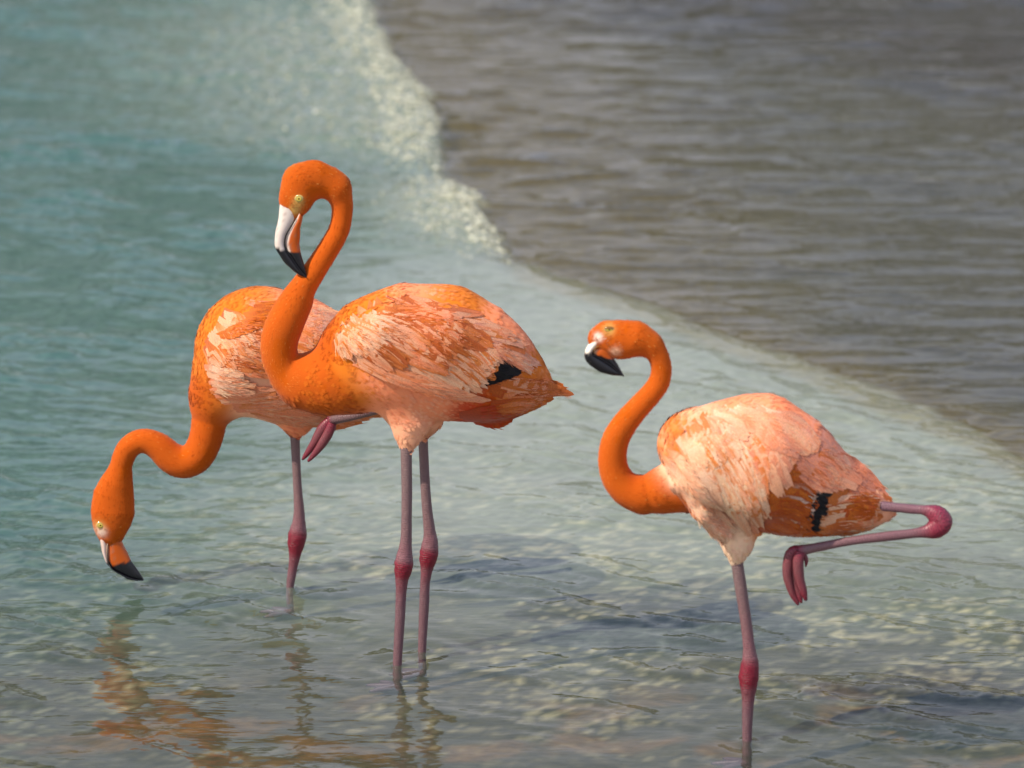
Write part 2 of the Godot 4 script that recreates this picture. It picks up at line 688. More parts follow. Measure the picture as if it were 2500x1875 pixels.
func eye(f: Field, bird: Node, x: float, y: float, r: float, side: int, shut: bool) -> void:
	var z := f.depth(x, y, side)
	var rows := 9
	var cols := 17
	var p := PackedVector3Array()
	var col := PackedColorArray()
	var ring := [0.0, 0.16, 0.24, 0.50, 0.62, 0.72, 0.80, 0.92, 1.05]
	var shade := [BLACK, BLACK, Color(0.55, 0.40, 0.06), Color(0.66, 0.52, 0.10), Color(0.20, 0.15, 0.04), Color(0.62, 0.50, 0.16), Color(0.26, 0.18, 0.05), Color(0.60, 0.45, 0.14), Color(0.60, 0.38, 0.10)]
	for k in rows:
		for c in cols:
			var a := TAU * c / (cols - 1)
			var q: float = ring[k]
			var dy := sin(a) * q * r * (0.55 if shut else 0.92)
			p.append(Vector3(x + cos(a) * q * r, y + dy, z + side * (0.0035 * sqrt(maxf(1.0 - q * q * 0.9, 0.0)) - 0.0006)))
			col.append(shade[k] if not (shut and sin(a) > 0.3 and k > 1) else Color(0.22, 0.10, 0.02))
	put("eye", sheet(p, rows, cols, col, PackedVector2Array(), side < 0), mats.eye, bird)

# plumage laid over the continuous body: short feathers on the trunk, velvet on the neck
func dress(bird: Node3D, verts: PackedVector3Array, normals: PackedVector3Array, flow: Array, trunk_from: int, blobs: Array, kinds: Array, wing: PackedVector2Array, bare: Array, n_plume: int, n_barb: int) -> void:
	var tp: Array[Transform3D] = []
	var tc := PackedColorArray()
	var bp: Array[Transform3D] = []
	var bc := PackedColorArray()
	var tries := 0
	while (tp.size() < n_plume or bp.size() < n_barb) and tries < 160000:
		tries += 1
		var i := rng.randi() % verts.size()
		var p := verts[i]
		var n := normals[i]
		var best := 1e9
		var seg := 0
		for k in flow.size() - 1:
			var a: Vector4 = flow[k]
			var b: Vector4 = flow[k + 1]
			var ab := Vector2(b.x - a.x, b.y - a.y)
			var t := clampf(Vector2(p.x - a.x, p.y - a.y).dot(ab) / maxf(ab.length_squared(), 1e-8), 0.0, 1.0)
			var d := Vector2(p.x - a.x, p.y - a.y).distance_to(ab * t) - lerpf(a.w, b.w, t)
			if d < best:
				best = d
				seg = k
		var trunk := seg >= trunk_from
		if trunk and tp.size() >= n_plume or not trunk and bp.size() >= n_barb:
			continue
		if trunk and n.z > 0.25 and Geometry2D.is_point_in_polygon(Vector2(p.x, p.y), wing):
			continue
		var keep := true
		for b: Vector4 in bare:
			if Vector2(p.x - b.x, p.y - b.y).length() < b.w:
				keep = false
		if not keep:
			continue
		var fa: Vector4 = flow[seg]
		var fb: Vector4 = flow[seg + 1]
		var dir := Vector3(fb.x - fa.x, fb.y - fa.y, 0).normalized()
		if trunk and best > 0.010 and p.y < minf(fa.y, fb.y) - 0.06:
			dir = Vector3(0.15, -1.0, 0.0).normalized()
		elif trunk:
			dir = (dir + Vector3(0.0, -0.28, 0.0)).normalized()
		dir += Vector3(rng.randf_range(-0.22, 0.22), rng.randf_range(-0.22, 0.22), rng.randf_range(-0.22, 0.22))
		dir = (dir - n * dir.dot(n)).normalized()
		if dir.length_squared() < 0.5:
			continue
		var lift := rng.randf_range(0.01, 0.06) if trunk else rng.randf_range(0.0, 0.06) + 0.25 * float(rng.randf() < 0.04)
		var y := (dir + n * lift).normalized()
		var x := y.cross(n).normalized()
		var z := (x.cross(y) + n * (1.5 if trunk else 0.35)).normalized()
		var c := tint_at(blobs, kinds, p.x + rng.randf_range(-0.012, 0.012), p.y + rng.randf_range(-0.012, 0.012))
		if trunk:
			var l := rng.randf_range(0.013, 0.027)
			var w := l * rng.randf_range(0.40, 0.60)
			var pick := rng.randf()
			c = jit(c, 0.07)
			var band := soft.get_noise_2d(p.x * 170.0, p.y * 260.0)
			c = c.lerp(CREAM, 0.20 * sm(0.1, 0.4, band) * sm(0.14, 0.26, c.g)).lerp(AMBER, 0.22 * sm(-0.1, -0.4, band) * (1.0 - sm(0.28, 0.42, c.g)))
			if pick < 0.06:
				c = c.lerp(PALE, 0.22 * sm(0.14, 0.26, c.g))
			elif pick < 0.14:
				c = c.lerp(AMBER, 0.25)
			tp.append(Transform3D(Basis(x * w, y * l, z * l), p - n * 0.001))
			tc.append(c)
		else:
			var l := rng.randf_range(0.006, 0.010)
			var w := rng.randf_range(0.0007, 0.0014)
			c = jit(c, 0.11)
			c = c.lerp(Color(0.72, 0.20, 0.03), 0.45 * sm(0.0, 0.35, soft.get_noise_3d(p.x * 90.0, p.y * 90.0, p.z * 90.0)))
			if rng.randf() < 0.06:
				c = c.lerp(Color(0.85, 0.42, 0.10), 0.5)
			bp.append(Transform3D(Basis(x * w, y * l, z * l), p - n * 0.0006))
			bc.append(c)
	scatter("plumage", plume_mesh, tp, tc, bird)
	scatter("neck_plumage", barb_mesh, bp, bc, bird)

func body(bird: Node3D, f: Field, blobs: Array, kinds: Array, verts: PackedVector3Array, normals: PackedVector3Array) -> void:
	var idx := PackedInt32Array()
	f.skin(verts, normals, idx)
	var col := PackedColorArray()
	col.resize(verts.size())
	for i in verts.size():
		var v := verts[i]
		var c := tint_at(blobs, kinds, v.x, v.y)
		var k := 1.0 + 0.10 * soft.get_noise_3d(v.x * 260.0, v.y * 260.0, v.z * 260.0)
		col[i] = Color(c.r * k, c.g * k, c.b * k)
	put("body", raw_mesh(verts, normals, col, PackedVector2Array(), idx), mats.skin, bird)

func new_bird(at: Vector3, label: String) -> Node3D:
	var b := Node3D.new()
	b.name = "flamingo"
	b.position = at
	b.set_meta("label", label)
	b.set_meta("category", "flamingo")
	b.set_meta("group", "flamingos wading in the shallow lagoon")
	add_child(b, true)
	return b

func bare_node(called: String, parent: Node) -> Node3D:
	var n := Node3D.new()
	n.name = called
	parent.add_child(n, true)
	return n

func leg_keys(knee0: float, knee1: float) -> Array:
	var shaft := Color(0.25, 0.150, 0.155)
	var low := Color(0.21, 0.100, 0.120)
	var red := Color(0.24, 0.010, 0.030)
	return [[0.0, Color(0.32, 0.22, 0.20)], [maxf(knee0 - 0.22, 0.01), shaft], [knee0 + 0.03, Color(0.27, 0.11, 0.13)], [lerpf(knee0, knee1, 0.35), red], [lerpf(knee0, knee1, 0.7), red], [knee1 - 0.04, Color(0.23, 0.06, 0.08)], [minf(knee1 + 0.12, 0.9), low], [0.90, low], [0.925, low * 0.45], [1.0, low * 0.6]]

# three long toes and their webs, standing on the bed at (x, y, z)
func planted_foot(leg: Node, x: float, y: float, z: float, turn: float) -> void:
	var skin := Color(0.15, 0.075, 0.095)
	var tips: Array[Vector3] = []
	var foot := bare_foot(leg)
	for k in 3:
		var a: float = PI + turn + (k - 1) * 0.52
		var d := Vector3(cos(a), 0, sin(a))
		var l := 0.085 if k == 1 else 0.072
		var o := Vector3(x, y + 0.006, z)
		tips.append(o + d * l)
		var q := [Vector4(o.x, o.y + 0.008, o.z, 0.010), Vector4(o.x + d.x * l * 0.35, o.y + 0.004, o.z + d.z * l * 0.35, 0.0075), Vector4(o.x + d.x * l * 0.7, o.y, o.z + d.z * l * 0.7, 0.0065), Vector4(o.x + d.x * l, o.y - 0.003, o.z + d.z * l, 0.0025)]
		put("toe", tube(q, [[0.0, skin], [0.9, skin], [1.0, BLACK]], 8, 3), mats.leg, foot)
	var p := PackedVector3Array()
	var col := PackedColorArray()
	for r in 4:
		for k in 5:
			var e := k / 4.0 * 2.0
			var i := mini(int(e), 1)
			var edge := tips[i].lerp(tips[i + 1], e - i)
			var pull := 1.0 - 0.28 * sin((e - i) * PI)
			p.append(Vector3(x, y + 0.006, z).lerp(edge, (0.2 + 0.7 * r / 3.0) * pull))
			col.append(skin * 0.9)
	put("web", sheet(p, 4, 5, col, PackedVector2Array(), true), mats.skin, foot)

func bare_foot(leg: Node) -> Node3D:
	return bare_node("foot", leg)

func toe(foot: Node, line: Array, dark := 0.9) -> void:
	var skin := Color(0.26, 0.018, 0.045)
	var q := quads(line)
	for i in q.size():
		q[i].w *= 0.84
	put("toe", tube(q, [[0.0, skin], [0.35, Color(0.24, 0.06, 0.075)], [dark, skin], [1.0, BLACK]], 12, 4, 0.8, 0.05), mats.leg, foot)

func bill_paint(cut: PackedVector2Array, base: Color, patch: Color, edge: float) -> Callable:
	# black beyond the cut line; the base colour along the mouth, the patch colour away from it
	return func(q: Vector2, t: float, cx: float) -> Color:
		var d := cut[1] - cut[0]
		var s := -d.cross(q - cut[0]) / d.length()
		s += 0.0028 * soft.get_noise_2d(q.x * 2600.0, q.y * 2600.0)
		var tip := sm(-0.0012, 0.0012, s)
		var c := patch.lerp(base, sm(edge - 0.12, edge + 0.12, cx + 0.2 * soft.get_noise_2d(q.x * 2200.0, q.y * 1200.0))) if edge < 1.5 else base
		c = c.lerp(Color(0.30, 0.17, 0.12), 0.5 * sm(0.25, 0.5, soft.get_noise_2d(q.x * 3600.0, q.y * 900.0)))
		return c.lerp(BLACK, tip)

func bird_middle() -> void:
	var b := new_bird(Vector3(-0.250, 0, -0.005), "tall orange flamingo on both legs, its black bill tip against its own neck")
	var f := Field.new(Vector3(-0.42, 0.44, -0.21), Vector3(0.42, 1.30, 0.21), CELL)
	var neck := quads([-259, 1180, 0, 38, -239, 1201, 0, 49, -223, 1213, 0, 44, -192, 1214, 0, 38, -163, 1190, 0, 30, -149, 1158, 0, 23, -148, 1128, 0, 22, -155, 1086, 0, 23, -178, 1046, 0, 25, -212, 993, 0, 25, -252, 935, 0, 27, -258, 915, 0, 39, -288, 861, 0, 51, -307, 811, 0, 41, -304, 762, 0, 39, -285, 732, 0, 43])
	var chest := quads([-285, 733, 0, 45, -251, 713, 0, 59, -199, 710, 0, 72, -141, 726, 0, 86, -72, 779, 0, 131])
	var trunk := quads([-120, 775, 0, 95, -72, 780, 0, 131, -3, 787, 0, 160, 84, 783, 0, 162, 153, 759, 0, 144, 206, 734, 0, 116, 255, 713, 0, 82, 294, 701, 0, 49, 328, 693, 0, 16])
	f.chain(trunk, 0.74, 0.02)
	f.chain(chest, 0.86, 0.03)
	f.chain(quads([-9, 711, 8, 82, 4, 649, 22, 55, 9, 620, 30, 37, 4, 596, 36, 23, -2, 568, 40, 15]), 0.9, 0.03)
	f.chain(quads([44, 677, -20, 59, 43, 610, -34, 35, 36, 573, -40, 14]), 0.9, 0.03)
	for s in [-1, 1]:
		var w := quads([-133, 834, 0, 39, -42, 846, 0, 80, 75, 830, 0, 92, 172, 780, 0, 66, 240, 744, 0, 29])
		for i in w.size():
			w[i].w *= 1.0 if s > 0 else 0.78
			w[i].z = s * [0.070, 0.085, 0.085, 0.070, 0.040][i]
		f.chain(w, 0.5, 0.02)
	var head := quads([-268, 1133, 22, 24, -257, 1164, 20, 36, -242, 1203, 16, 43, -213, 1211, 8, 40, -182, 1202, 2, 32])
	var n2 := neck.slice(4)
	f.chain(eased(n2), 0.95, 0.004)
	f.cone(head[4], n2[0], 0.9, 0.02)
	f.chain(head, 0.64, 0.02)
	f.reach()
	var blobs := quads([-278, 1216, 0, 77, -135, 1146, 0, 77, -185, 1047, 0, 77, -284, 906, 0, 78, -335, 795, 0, 78, -297, 703, 0, 78, -229, 693, 0, 59, -161, 683, 0, 54, -130, 764, 0, 29, -112, 703, 0, 39, -72, 744, 0, 44, -34, 683, 0, 59, -5, 590, 0, 69, 64, 683, 0, 59, 133, 657, 0, 39, 201, 637, 0, 44, 270, 637, 0, 49, 299, 693, 0, 49, 328, 703, 0, 29, -90, 906, 0, 58, 8, 947, 0, 58, 105, 926, 0, 58, 202, 846, 0, 49, -250, 1166, 0, 13, -258, 1146, 0, 12])
	var kinds := [0, 0, 0, 0, 0, 0, 0, 0, 10, 10, 2, 2, 3, 2, 5, 1, 0, 10, 2, 10, 2, 10, 2, 7, 7]
	var verts := PackedVector3Array()
	var normals := PackedVector3Array()
	body(b, f, blobs, kinds, verts, normals)
	var flow := neck.duplicate()
	flow.append_array(chest.slice(0, 4))
	flow.append_array(trunk)
	dress(b, verts, normals, flow, 17, blobs, kinds, pts([-154, 846, -109, 911, -12, 942, 105, 931, 211, 856, 260, 785, 201, 724, 133, 729, 6, 775, -110, 805]), quads([-248, 1173, 0, 13]), 10000, 22000)
	eye(f, b, 0.001 * [-248, 1173][0], 0.001 * [-248, 1173][1], 0.0100, 1, false)
	eye(f, b, 0.001 * [-248, 1173][0], 0.001 * [-248, 1173][1], 0.0100, -1, false)
	# bill
	var bill := bare_node("bill", b)
	var culmen := pts([-294, 1156, -295, 1149, -298, 1119, -306, 1087, -309, 1058, -306, 1045, -287, 1013, -265, 992, -247, 979, -235, 976])
	var mouth := pts([-250, 1138, -256, 1123, -269, 1102, -280, 1083, -284, 1064, -282, 1047, -270, 1028, -252, 999, -235, 977])
	var under := pts([-240, 1127, -243, 1110, -247, 1098, -248, 1075, -250, 1058, -247, 1035, -240, 1009, -234, 986, -234, 977])
	var cut := pts([-314, 1055, -224, 1025])
	put("upper_bill", loft(culmen, mouth, 0.0175, 0.006, 0.024, bill_paint(cut, Color(0.72, 0.62, 0.56), WHITE, 9.0)), mats.bill, bill)
	put("lower_bill", loft(mouth, under, 0.0165, 0.005, 0.024, bill_paint(pts([-291, 1044, -224, 1034]), Color(0.72, 0.60, 0.52), ORANGE, 0.45)), mats.bill, bill)
	put("mouth_line", tube(mouth_line(mouth, 0.0405, 0.030), [[0.0, BLACK], [1.0, BLACK]], 6, 3), mats.bill, bill)
	# legs
	var q := quads([2, 604, 42, 15, -2, 574, 44, 14, -2, 447, 45, 13, -4, 346, 45, 13, -7, 305, 45, 16, -10, 275, 45, 22, -12, 254, 45, 22, -16, 224, 45, 16, -18, 189, 45, 13, -22, 115, 45, 12, -29, 2, 45, 11])
	var leg := put("leg", tube(sunk(q), leg_keys(0.36, 0.62), 18, 8, 0.85, 0.07), mats.leg, b)
	planted_foot(leg, q[-1].x + 0.002, -0.062, 0.045, 0.35)
	q = quads([35, 597, -44, 13, 35, 573, -45, 12, 41, 417, -45, 12, 49, 325, -45, 14, 51, 296, -45, 18, 49, 270, -45, 22, 46, 249, -45, 22, 42, 218, -45, 15, 38, 183, -45, 12, 35, 124, -45, 12, 29, 0, -45, 10])
	leg = put("leg", tube(sunk(q), leg_keys(0.34, 0.62), 18, 8, 0.85, 0.07), mats.leg, b)
	planted_foot(leg, q[-1].x + 0.002, -0.062, -0.045, 0.1)
	# wings and tail
	for side in [1, -1]:
		var tail := bare_node("tail", b) if side > 0 else b.get_node("tail")
		tract(f, tail, side, [123, 652, 167, 619, 289, 657, 240, 619], 12, 44, 0.02, 3.0, [[5, 5, 1], [5, 1, 0], [1, 1, 0]])
		tract(f, tail, side, [216, 744, 201, 657, 369, 703, 319, 652], 12, 34, -0.05, 4.0, [[1, 0, 10], [0, 10, 2], [10, 2, 3]], 0.1)
		tract(f, tail, side, [284, 719, 280, 678, 391, 677, 348, 681], 6, 9, 0.02, 5.0, [[0, 10, 0], [2, 3, 2]], 0.12)
		tract(f, tail, side, [201, 764, 231, 713, 389, 681, 343, 713], 5, 22, 0.0, 6.0, [[0, 10, 0], [2, 3, 2]], 0.1)
		var wing := bare_node("wing", b)
		tract(f, wing, side, [162, 795, 143, 756, 285, 762, 216, 739], 10, 28, 0.04, 5.0, [[8, 8, 8]], 0.02)
		tract(f, wing, side, [8, 935, 85, 886, 287, 779, 245, 783], 16, 22, 0.10, 7.0, [[10, 6, 2], [2, 6, 3], [10, 2, 6]], 0.16)
		tract(f, wing, side, [-31, 935, 46, 896, 236, 846, 255, 795], 18, 22, 0.10, 7.5, [[0, 10, 2], [2, 3, 2], [0, 0, 10], [2, 6, 3]], 0.2)
		tract(f, wing, side, [182, 846, 231, 805, 299, 739, 309, 764], 5, 14, 0.05, 9.0, [[6, 2, 3], [2, 3, 4]], 0.12)
		tract(f, wing, side, [-110, 846, 66, 916, 178, 701, 223, 787], 20, 38, 0.09, 9.0, [[10, 10, 2], [3, 3, 4], [0, 10, 10], [2, 3, 3], [3, 2, 10]])
		tract(f, wing, side, [-139, 830, -91, 775, 118, 729, 182, 698], 12, 24, -0.05, 9.0, [[2, 3, 2], [10, 2, 3], [3, 2, 10]], 0.14)
		tract(f, wing, side, [-129, 846, 8, 928, 70, 773, 192, 846], 20, 32, 0.10, 12.0, [[0, 0, 10], [3, 2, 10], [10, 0, 0], [3, 3, 2]], 0.14)
		tract(f, wing, side, [-113, 886, -23, 930, 114, 894, 153, 901], 12, 16, 0.06, 13.0, [[0, 0, 10], [10, 0, 2], [10, 2, 3]], 0.2)
		tract(f, wing, side, [-144, 846, -60, 922, -38, 777, 80, 871], 19, 27, 0.08, 15.0, [[0, 0, 10], [3, 3, 2], [10, 0, 0], [4, 3, 10]], 0.18)
		tract(f, wing, side, [-166, 840, -109, 904, -106, 797, -7, 886], 20, 22, 0.08, 17.0, [[3, 4, 3], [10, 3, 4], [2, 10, 3], [3, 3, 4]], 0.2)
		tract(f, wing, side, [-170, 844, -139, 881, -144, 799, -76, 856], 13, 20, 0.06, 18.0, [[3, 3, 4], [10, 3, 3], [10, 10, 3]], 0.2)
	fray(b)

func mouth_line(mouth: PackedVector2Array, z0: float, z1: float) -> Array:
	var out := []
	for i in range(1, mouth.size()):
		var t := float(i) / (mouth.size() - 1)
		out.append(Vector4(mouth[i].x, mouth[i].y, lerpf(z0, z1, t), 0.0014))
	return out

func sunk(q: Array) -> Array:
	var out := q.duplicate()
	var e: Vector4 = q[-1]
	out.append(Vector4(e.x + 0.001, -0.03, e.z, e.w))
	out.append(Vector4(e.x + 0.002, -0.058, e.z, e.w))
	return out

func bird_left() -> void:
	var b := new_bird(Vector3(-0.571, 0, -0.478), "feeding flamingo with its neck bent down and black bill tip at the water")
	var f := Field.new(Vector3(-0.56, 0.10, -0.21), Vector3(0.34, 0.86, 0.21), CELL)
	var neck := quads([-444, 258, 0, 49, -434, 294, 0, 35, -427, 318, 0, 26, -419, 359, 0, 26, -405, 391, 0, 29, -379, 411, 0, 27, -351, 412, 0, 29, -321, 395, 0, 32, -295, 363, 0, 42, -264, 349, 0, 39, -227, 363, 0, 40, -203, 414, 0, 40, -195, 463, 0, 43])
	var chest := quads([-195, 463, 0, 42, -179, 521, 0, 60, -147, 569, 0, 85, -100, 609, 0, 122])
	var trunk := quads([-58, 644, 0, 170, 24, 621, 0, 163, 107, 596, 0, 136, 178, 564, 0, 95, 240, 528, 0, 50, 297, 499, 0, 19])
	f.chain(trunk, 0.74, 0.02)
	f.chain(chest, 0.86, 0.03)
	f.cone(quads([-203, 545, -45, 35])[0], quads([-217, 532, -50, 27])[0], 0.8, 0.02)
	f.chain(quads([24, 532, 20, 62, 24, 464, 10, 31, 21, 444, 0, 15]), 0.9, 0.03)
	for s in [-1, 1]:
		var w := quads([-140, 655, 0, 49, -57, 677, 0, 93, 46, 655, 0, 93, 148, 602, 0, 57])
		for i in w.size():
			w[i].w *= 1.0 if s > 0 else 0.78
			w[i].z = s * [0.066, 0.085, 0.082, 0.060][i]
		f.chain(w, 0.5, 0.02)
	var head := quads([-454, 156, 0, 27, -453, 179, 0, 40, -447, 220, 0, 51, -443, 262, 0, 47, -434, 297, 0, 36])
	f.chain(eased(neck.slice(2)), 0.95, 0.004)
	f.cone(head[4], neck[2], 0.85, 0.02)
	f.chain(head, 0.62, 0.02)
	f.reach()
	var blobs := quads([-452, 220, 0, 84, -426, 385, 0, 83, -312, 385, 0, 83, -229, 363, 0, 83, -196, 450, 0, 73, -199, 537, 0, 52, -163, 537, 0, 41, -202, 645, 0, 52, -169, 709, 0, 51, -76, 773, 0, 62, -119, 645, 0, 52, -48, 623, 0, 62, -81, 515, 0, 62, 23, 537, 0, 72, 21, 450, 0, 41, 105, 494, 0, 72, 27, 752, 0, 72, 168, 537, 0, 62, 209, 494, 0, 52, -477, 191, 0, 15, -475, 176, 0, 15])
	var kinds := [0, 0, 0, 0, 0, 0, 10, 10, 10, 10, 4, 3, 3, 2, 2, 2, 2, 2, 2, 7, 9]
	var verts := PackedVector3Array()
	var normals := PackedVector3Array()
	body(b, f, blobs, kinds, verts, normals)
	var flow := neck.duplicate()
	flow.append_array(chest.slice(0, 3))
	flow.append_array(trunk)
	dress(b, verts, normals, flow, 14, blobs, kinds, pts([-181, 655, -138, 752, -54, 800, 68, 773, 160, 720, 169, 602, 3, 602, -120, 612]), quads([-476, 194, 0, 13]), 8500, 20000)
	eye(f, b, 0.001 * [-476, 194][0], 0.001 * [-476, 194][1], 0.0100, 1, false)
	eye(f, b, 0.001 * [-476, 194][0], 0.001 * [-476, 194][1], 0.0100, -1, false)
	var bill := bare_node("bill", b)
	var culmen := pts([-485, 171, -481, 143, -477, 113, -467, 83, -440, 58, -414, 39, -391, 34, -373, 36])
	var mouth := pts([-458, 165, -461, 143, -464, 112, -462, 87, -448, 65, -414, 46, -391, 38, -373, 37])
	var under := pts([-433, 159, -423, 133, -412, 109, -404, 88, -388, 64, -378, 47, -373, 37])
	put("upper_bill", loft(culmen, mouth, 0.0165, 0.006, 0.0, bill_paint(pts([-488, 89, -425, 89]), Color(0.70, 0.52, 0.45), WHITE, 9.0)), mats.bill, bill)
	put("lower_bill", loft(mouth, under, 0.0155, 0.005, 0.0, bill_paint(pts([-466, 69, -393, 98]), Color(0.74, 0.62, 0.52), ORANGE, 0.9)), mats.bill, bill)
	put("mouth_line", tube(mouth_line(mouth, 0.0155, 0.006), [[0.0, Color(0.6, 0.42, 0.3)], [0.4, BLACK], [1.0, BLACK]], 6, 3), mats.bill, bill)
	var q := quads([22, 472, 0, 13, 21, 448, 0, 13, 24, 321, 0, 11, 28, 231, 0, 13, 27, 192, 0, 17, 24, 165, 0, 23, 20, 140, 0, 23, 16, 107, 0, 16, 11, 76, 0, 12, 5, 42, 0, 11, 0, 0, 0, 9])
	var leg := put("leg", tube(sunk(q), leg_keys(0.33, 0.66), 18, 8, 0.85, 0.07), mats.leg, b)
	planted_foot(leg, q[-1].x + 0.002, -0.062, 0.0, 0.25)
	q = quads([299, 536, 85, 13, 234, 525, 100, 12, 172, 509, 105, 11, 129, 501, 108, 12, 113, 496, 110, 15])
	leg = put("leg", tube(q, [[0.0, Color(0.24, 0.15, 0.15)], [0.8, Color(0.25, 0.14, 0.14)], [1.0, Color(0.33, 0.04, 0.07)]], 14, 6, 0.9, 0.02), mats.leg, b)
	var foot := bare_foot(leg)
	toe(foot, [116, 497, 106, 14, 98, 477, 106, 17, 77, 441, 106, 13, 55, 408, 106, 8, 45, 395, 106, 3])
	toe(foot, [123, 496, 118, 13, 110, 465, 120, 15, 89, 431, 120, 12, 66, 402, 120, 6, 60, 395, 120, 3])
	toe(foot, [123, 492, 112, 7, 127, 479, 112, 5, 125, 471, 112, 2])
	for side in [1, -1]:
		var tail := bare_node("tail", b) if side > 0 else b.get_node("tail")
		tract(f, tail, side, [85, 537, 63, 461, 224, 487, 177, 465], 10, 34, -0.04, 4.0, [[2, 2, 10], [10, 2, 3]], 0.1)
		tract(f, tail, side, [137, 580, 147, 515, 297, 510, 260, 483], 8, 34, 0.0, 4.0, [[10, 0, 2], [0, 10, 10]], 0.1)
		var wing := bare_node("wing", b)
		tract(f, wing, side, [-111, 537, -40, 483, 64, 510, 136, 461], 18, 24, 0.03, 4.0, [[2, 3, 2], [3, 2, 2], [10, 2, 3]])
		tract(f, wing, side, [-183, 569, -112, 510, -48, 602, 64, 531], 20, 20, 0.10, 5.0, [[2, 2, 3], [2, 3, 2], [10, 2, 2], [3, 2, 10]], 0.14)
		tract(f, wing, side, [-75, 792, 6, 762, 160, 739, 210, 655], 20, 24, 0.08, 7.0, [[10, 2, 3], [2, 6, 3], [2, 3, 3]])
		tract(f, wing, side, [-140, 655, -45, 773, 86, 602, 170, 709], 22, 26, 0.10, 8.0, [[10, 10, 2], [2, 3, 2], [0, 10, 10], [3, 2, 10]])
		tract(f, wing, side, [-171, 634, -86, 768, 4, 612, 78, 730], 22, 22, 0.12, 11.0, [[0, 10, 2], [3, 2, 10], [10, 2, 3]], 0.18)
		tract(f, wing, side, [-186, 645, -127, 746, -68, 634, 6, 730], 19, 27, 0.12, 13.0, [[3, 3, 2], [10, 0, 10], [4, 3, 10]], 0.2)
		tract(f, wing, side, [-201, 677, -137, 773, -151, 607, -50, 741], 18, 23, 0.10, 15.0, [[10, 3, 4], [0, 10, 3], [3, 3, 10]], 0.2)
		tract(f, wing, side, [-194, 634, -168, 564, -99, 632, -69, 575], 18, 17, 0.10, 13.0, [[3, 4, 3], [2, 3, 3], [10, 2, 3]], 0.2)
		tract(f, wing, side, [-174, 709, -55, 792, -102, 733, 48, 778], 18, 18, 0.06, 12.0, [[10, 0, 10], [0, 10, 2]])
	fray(b)

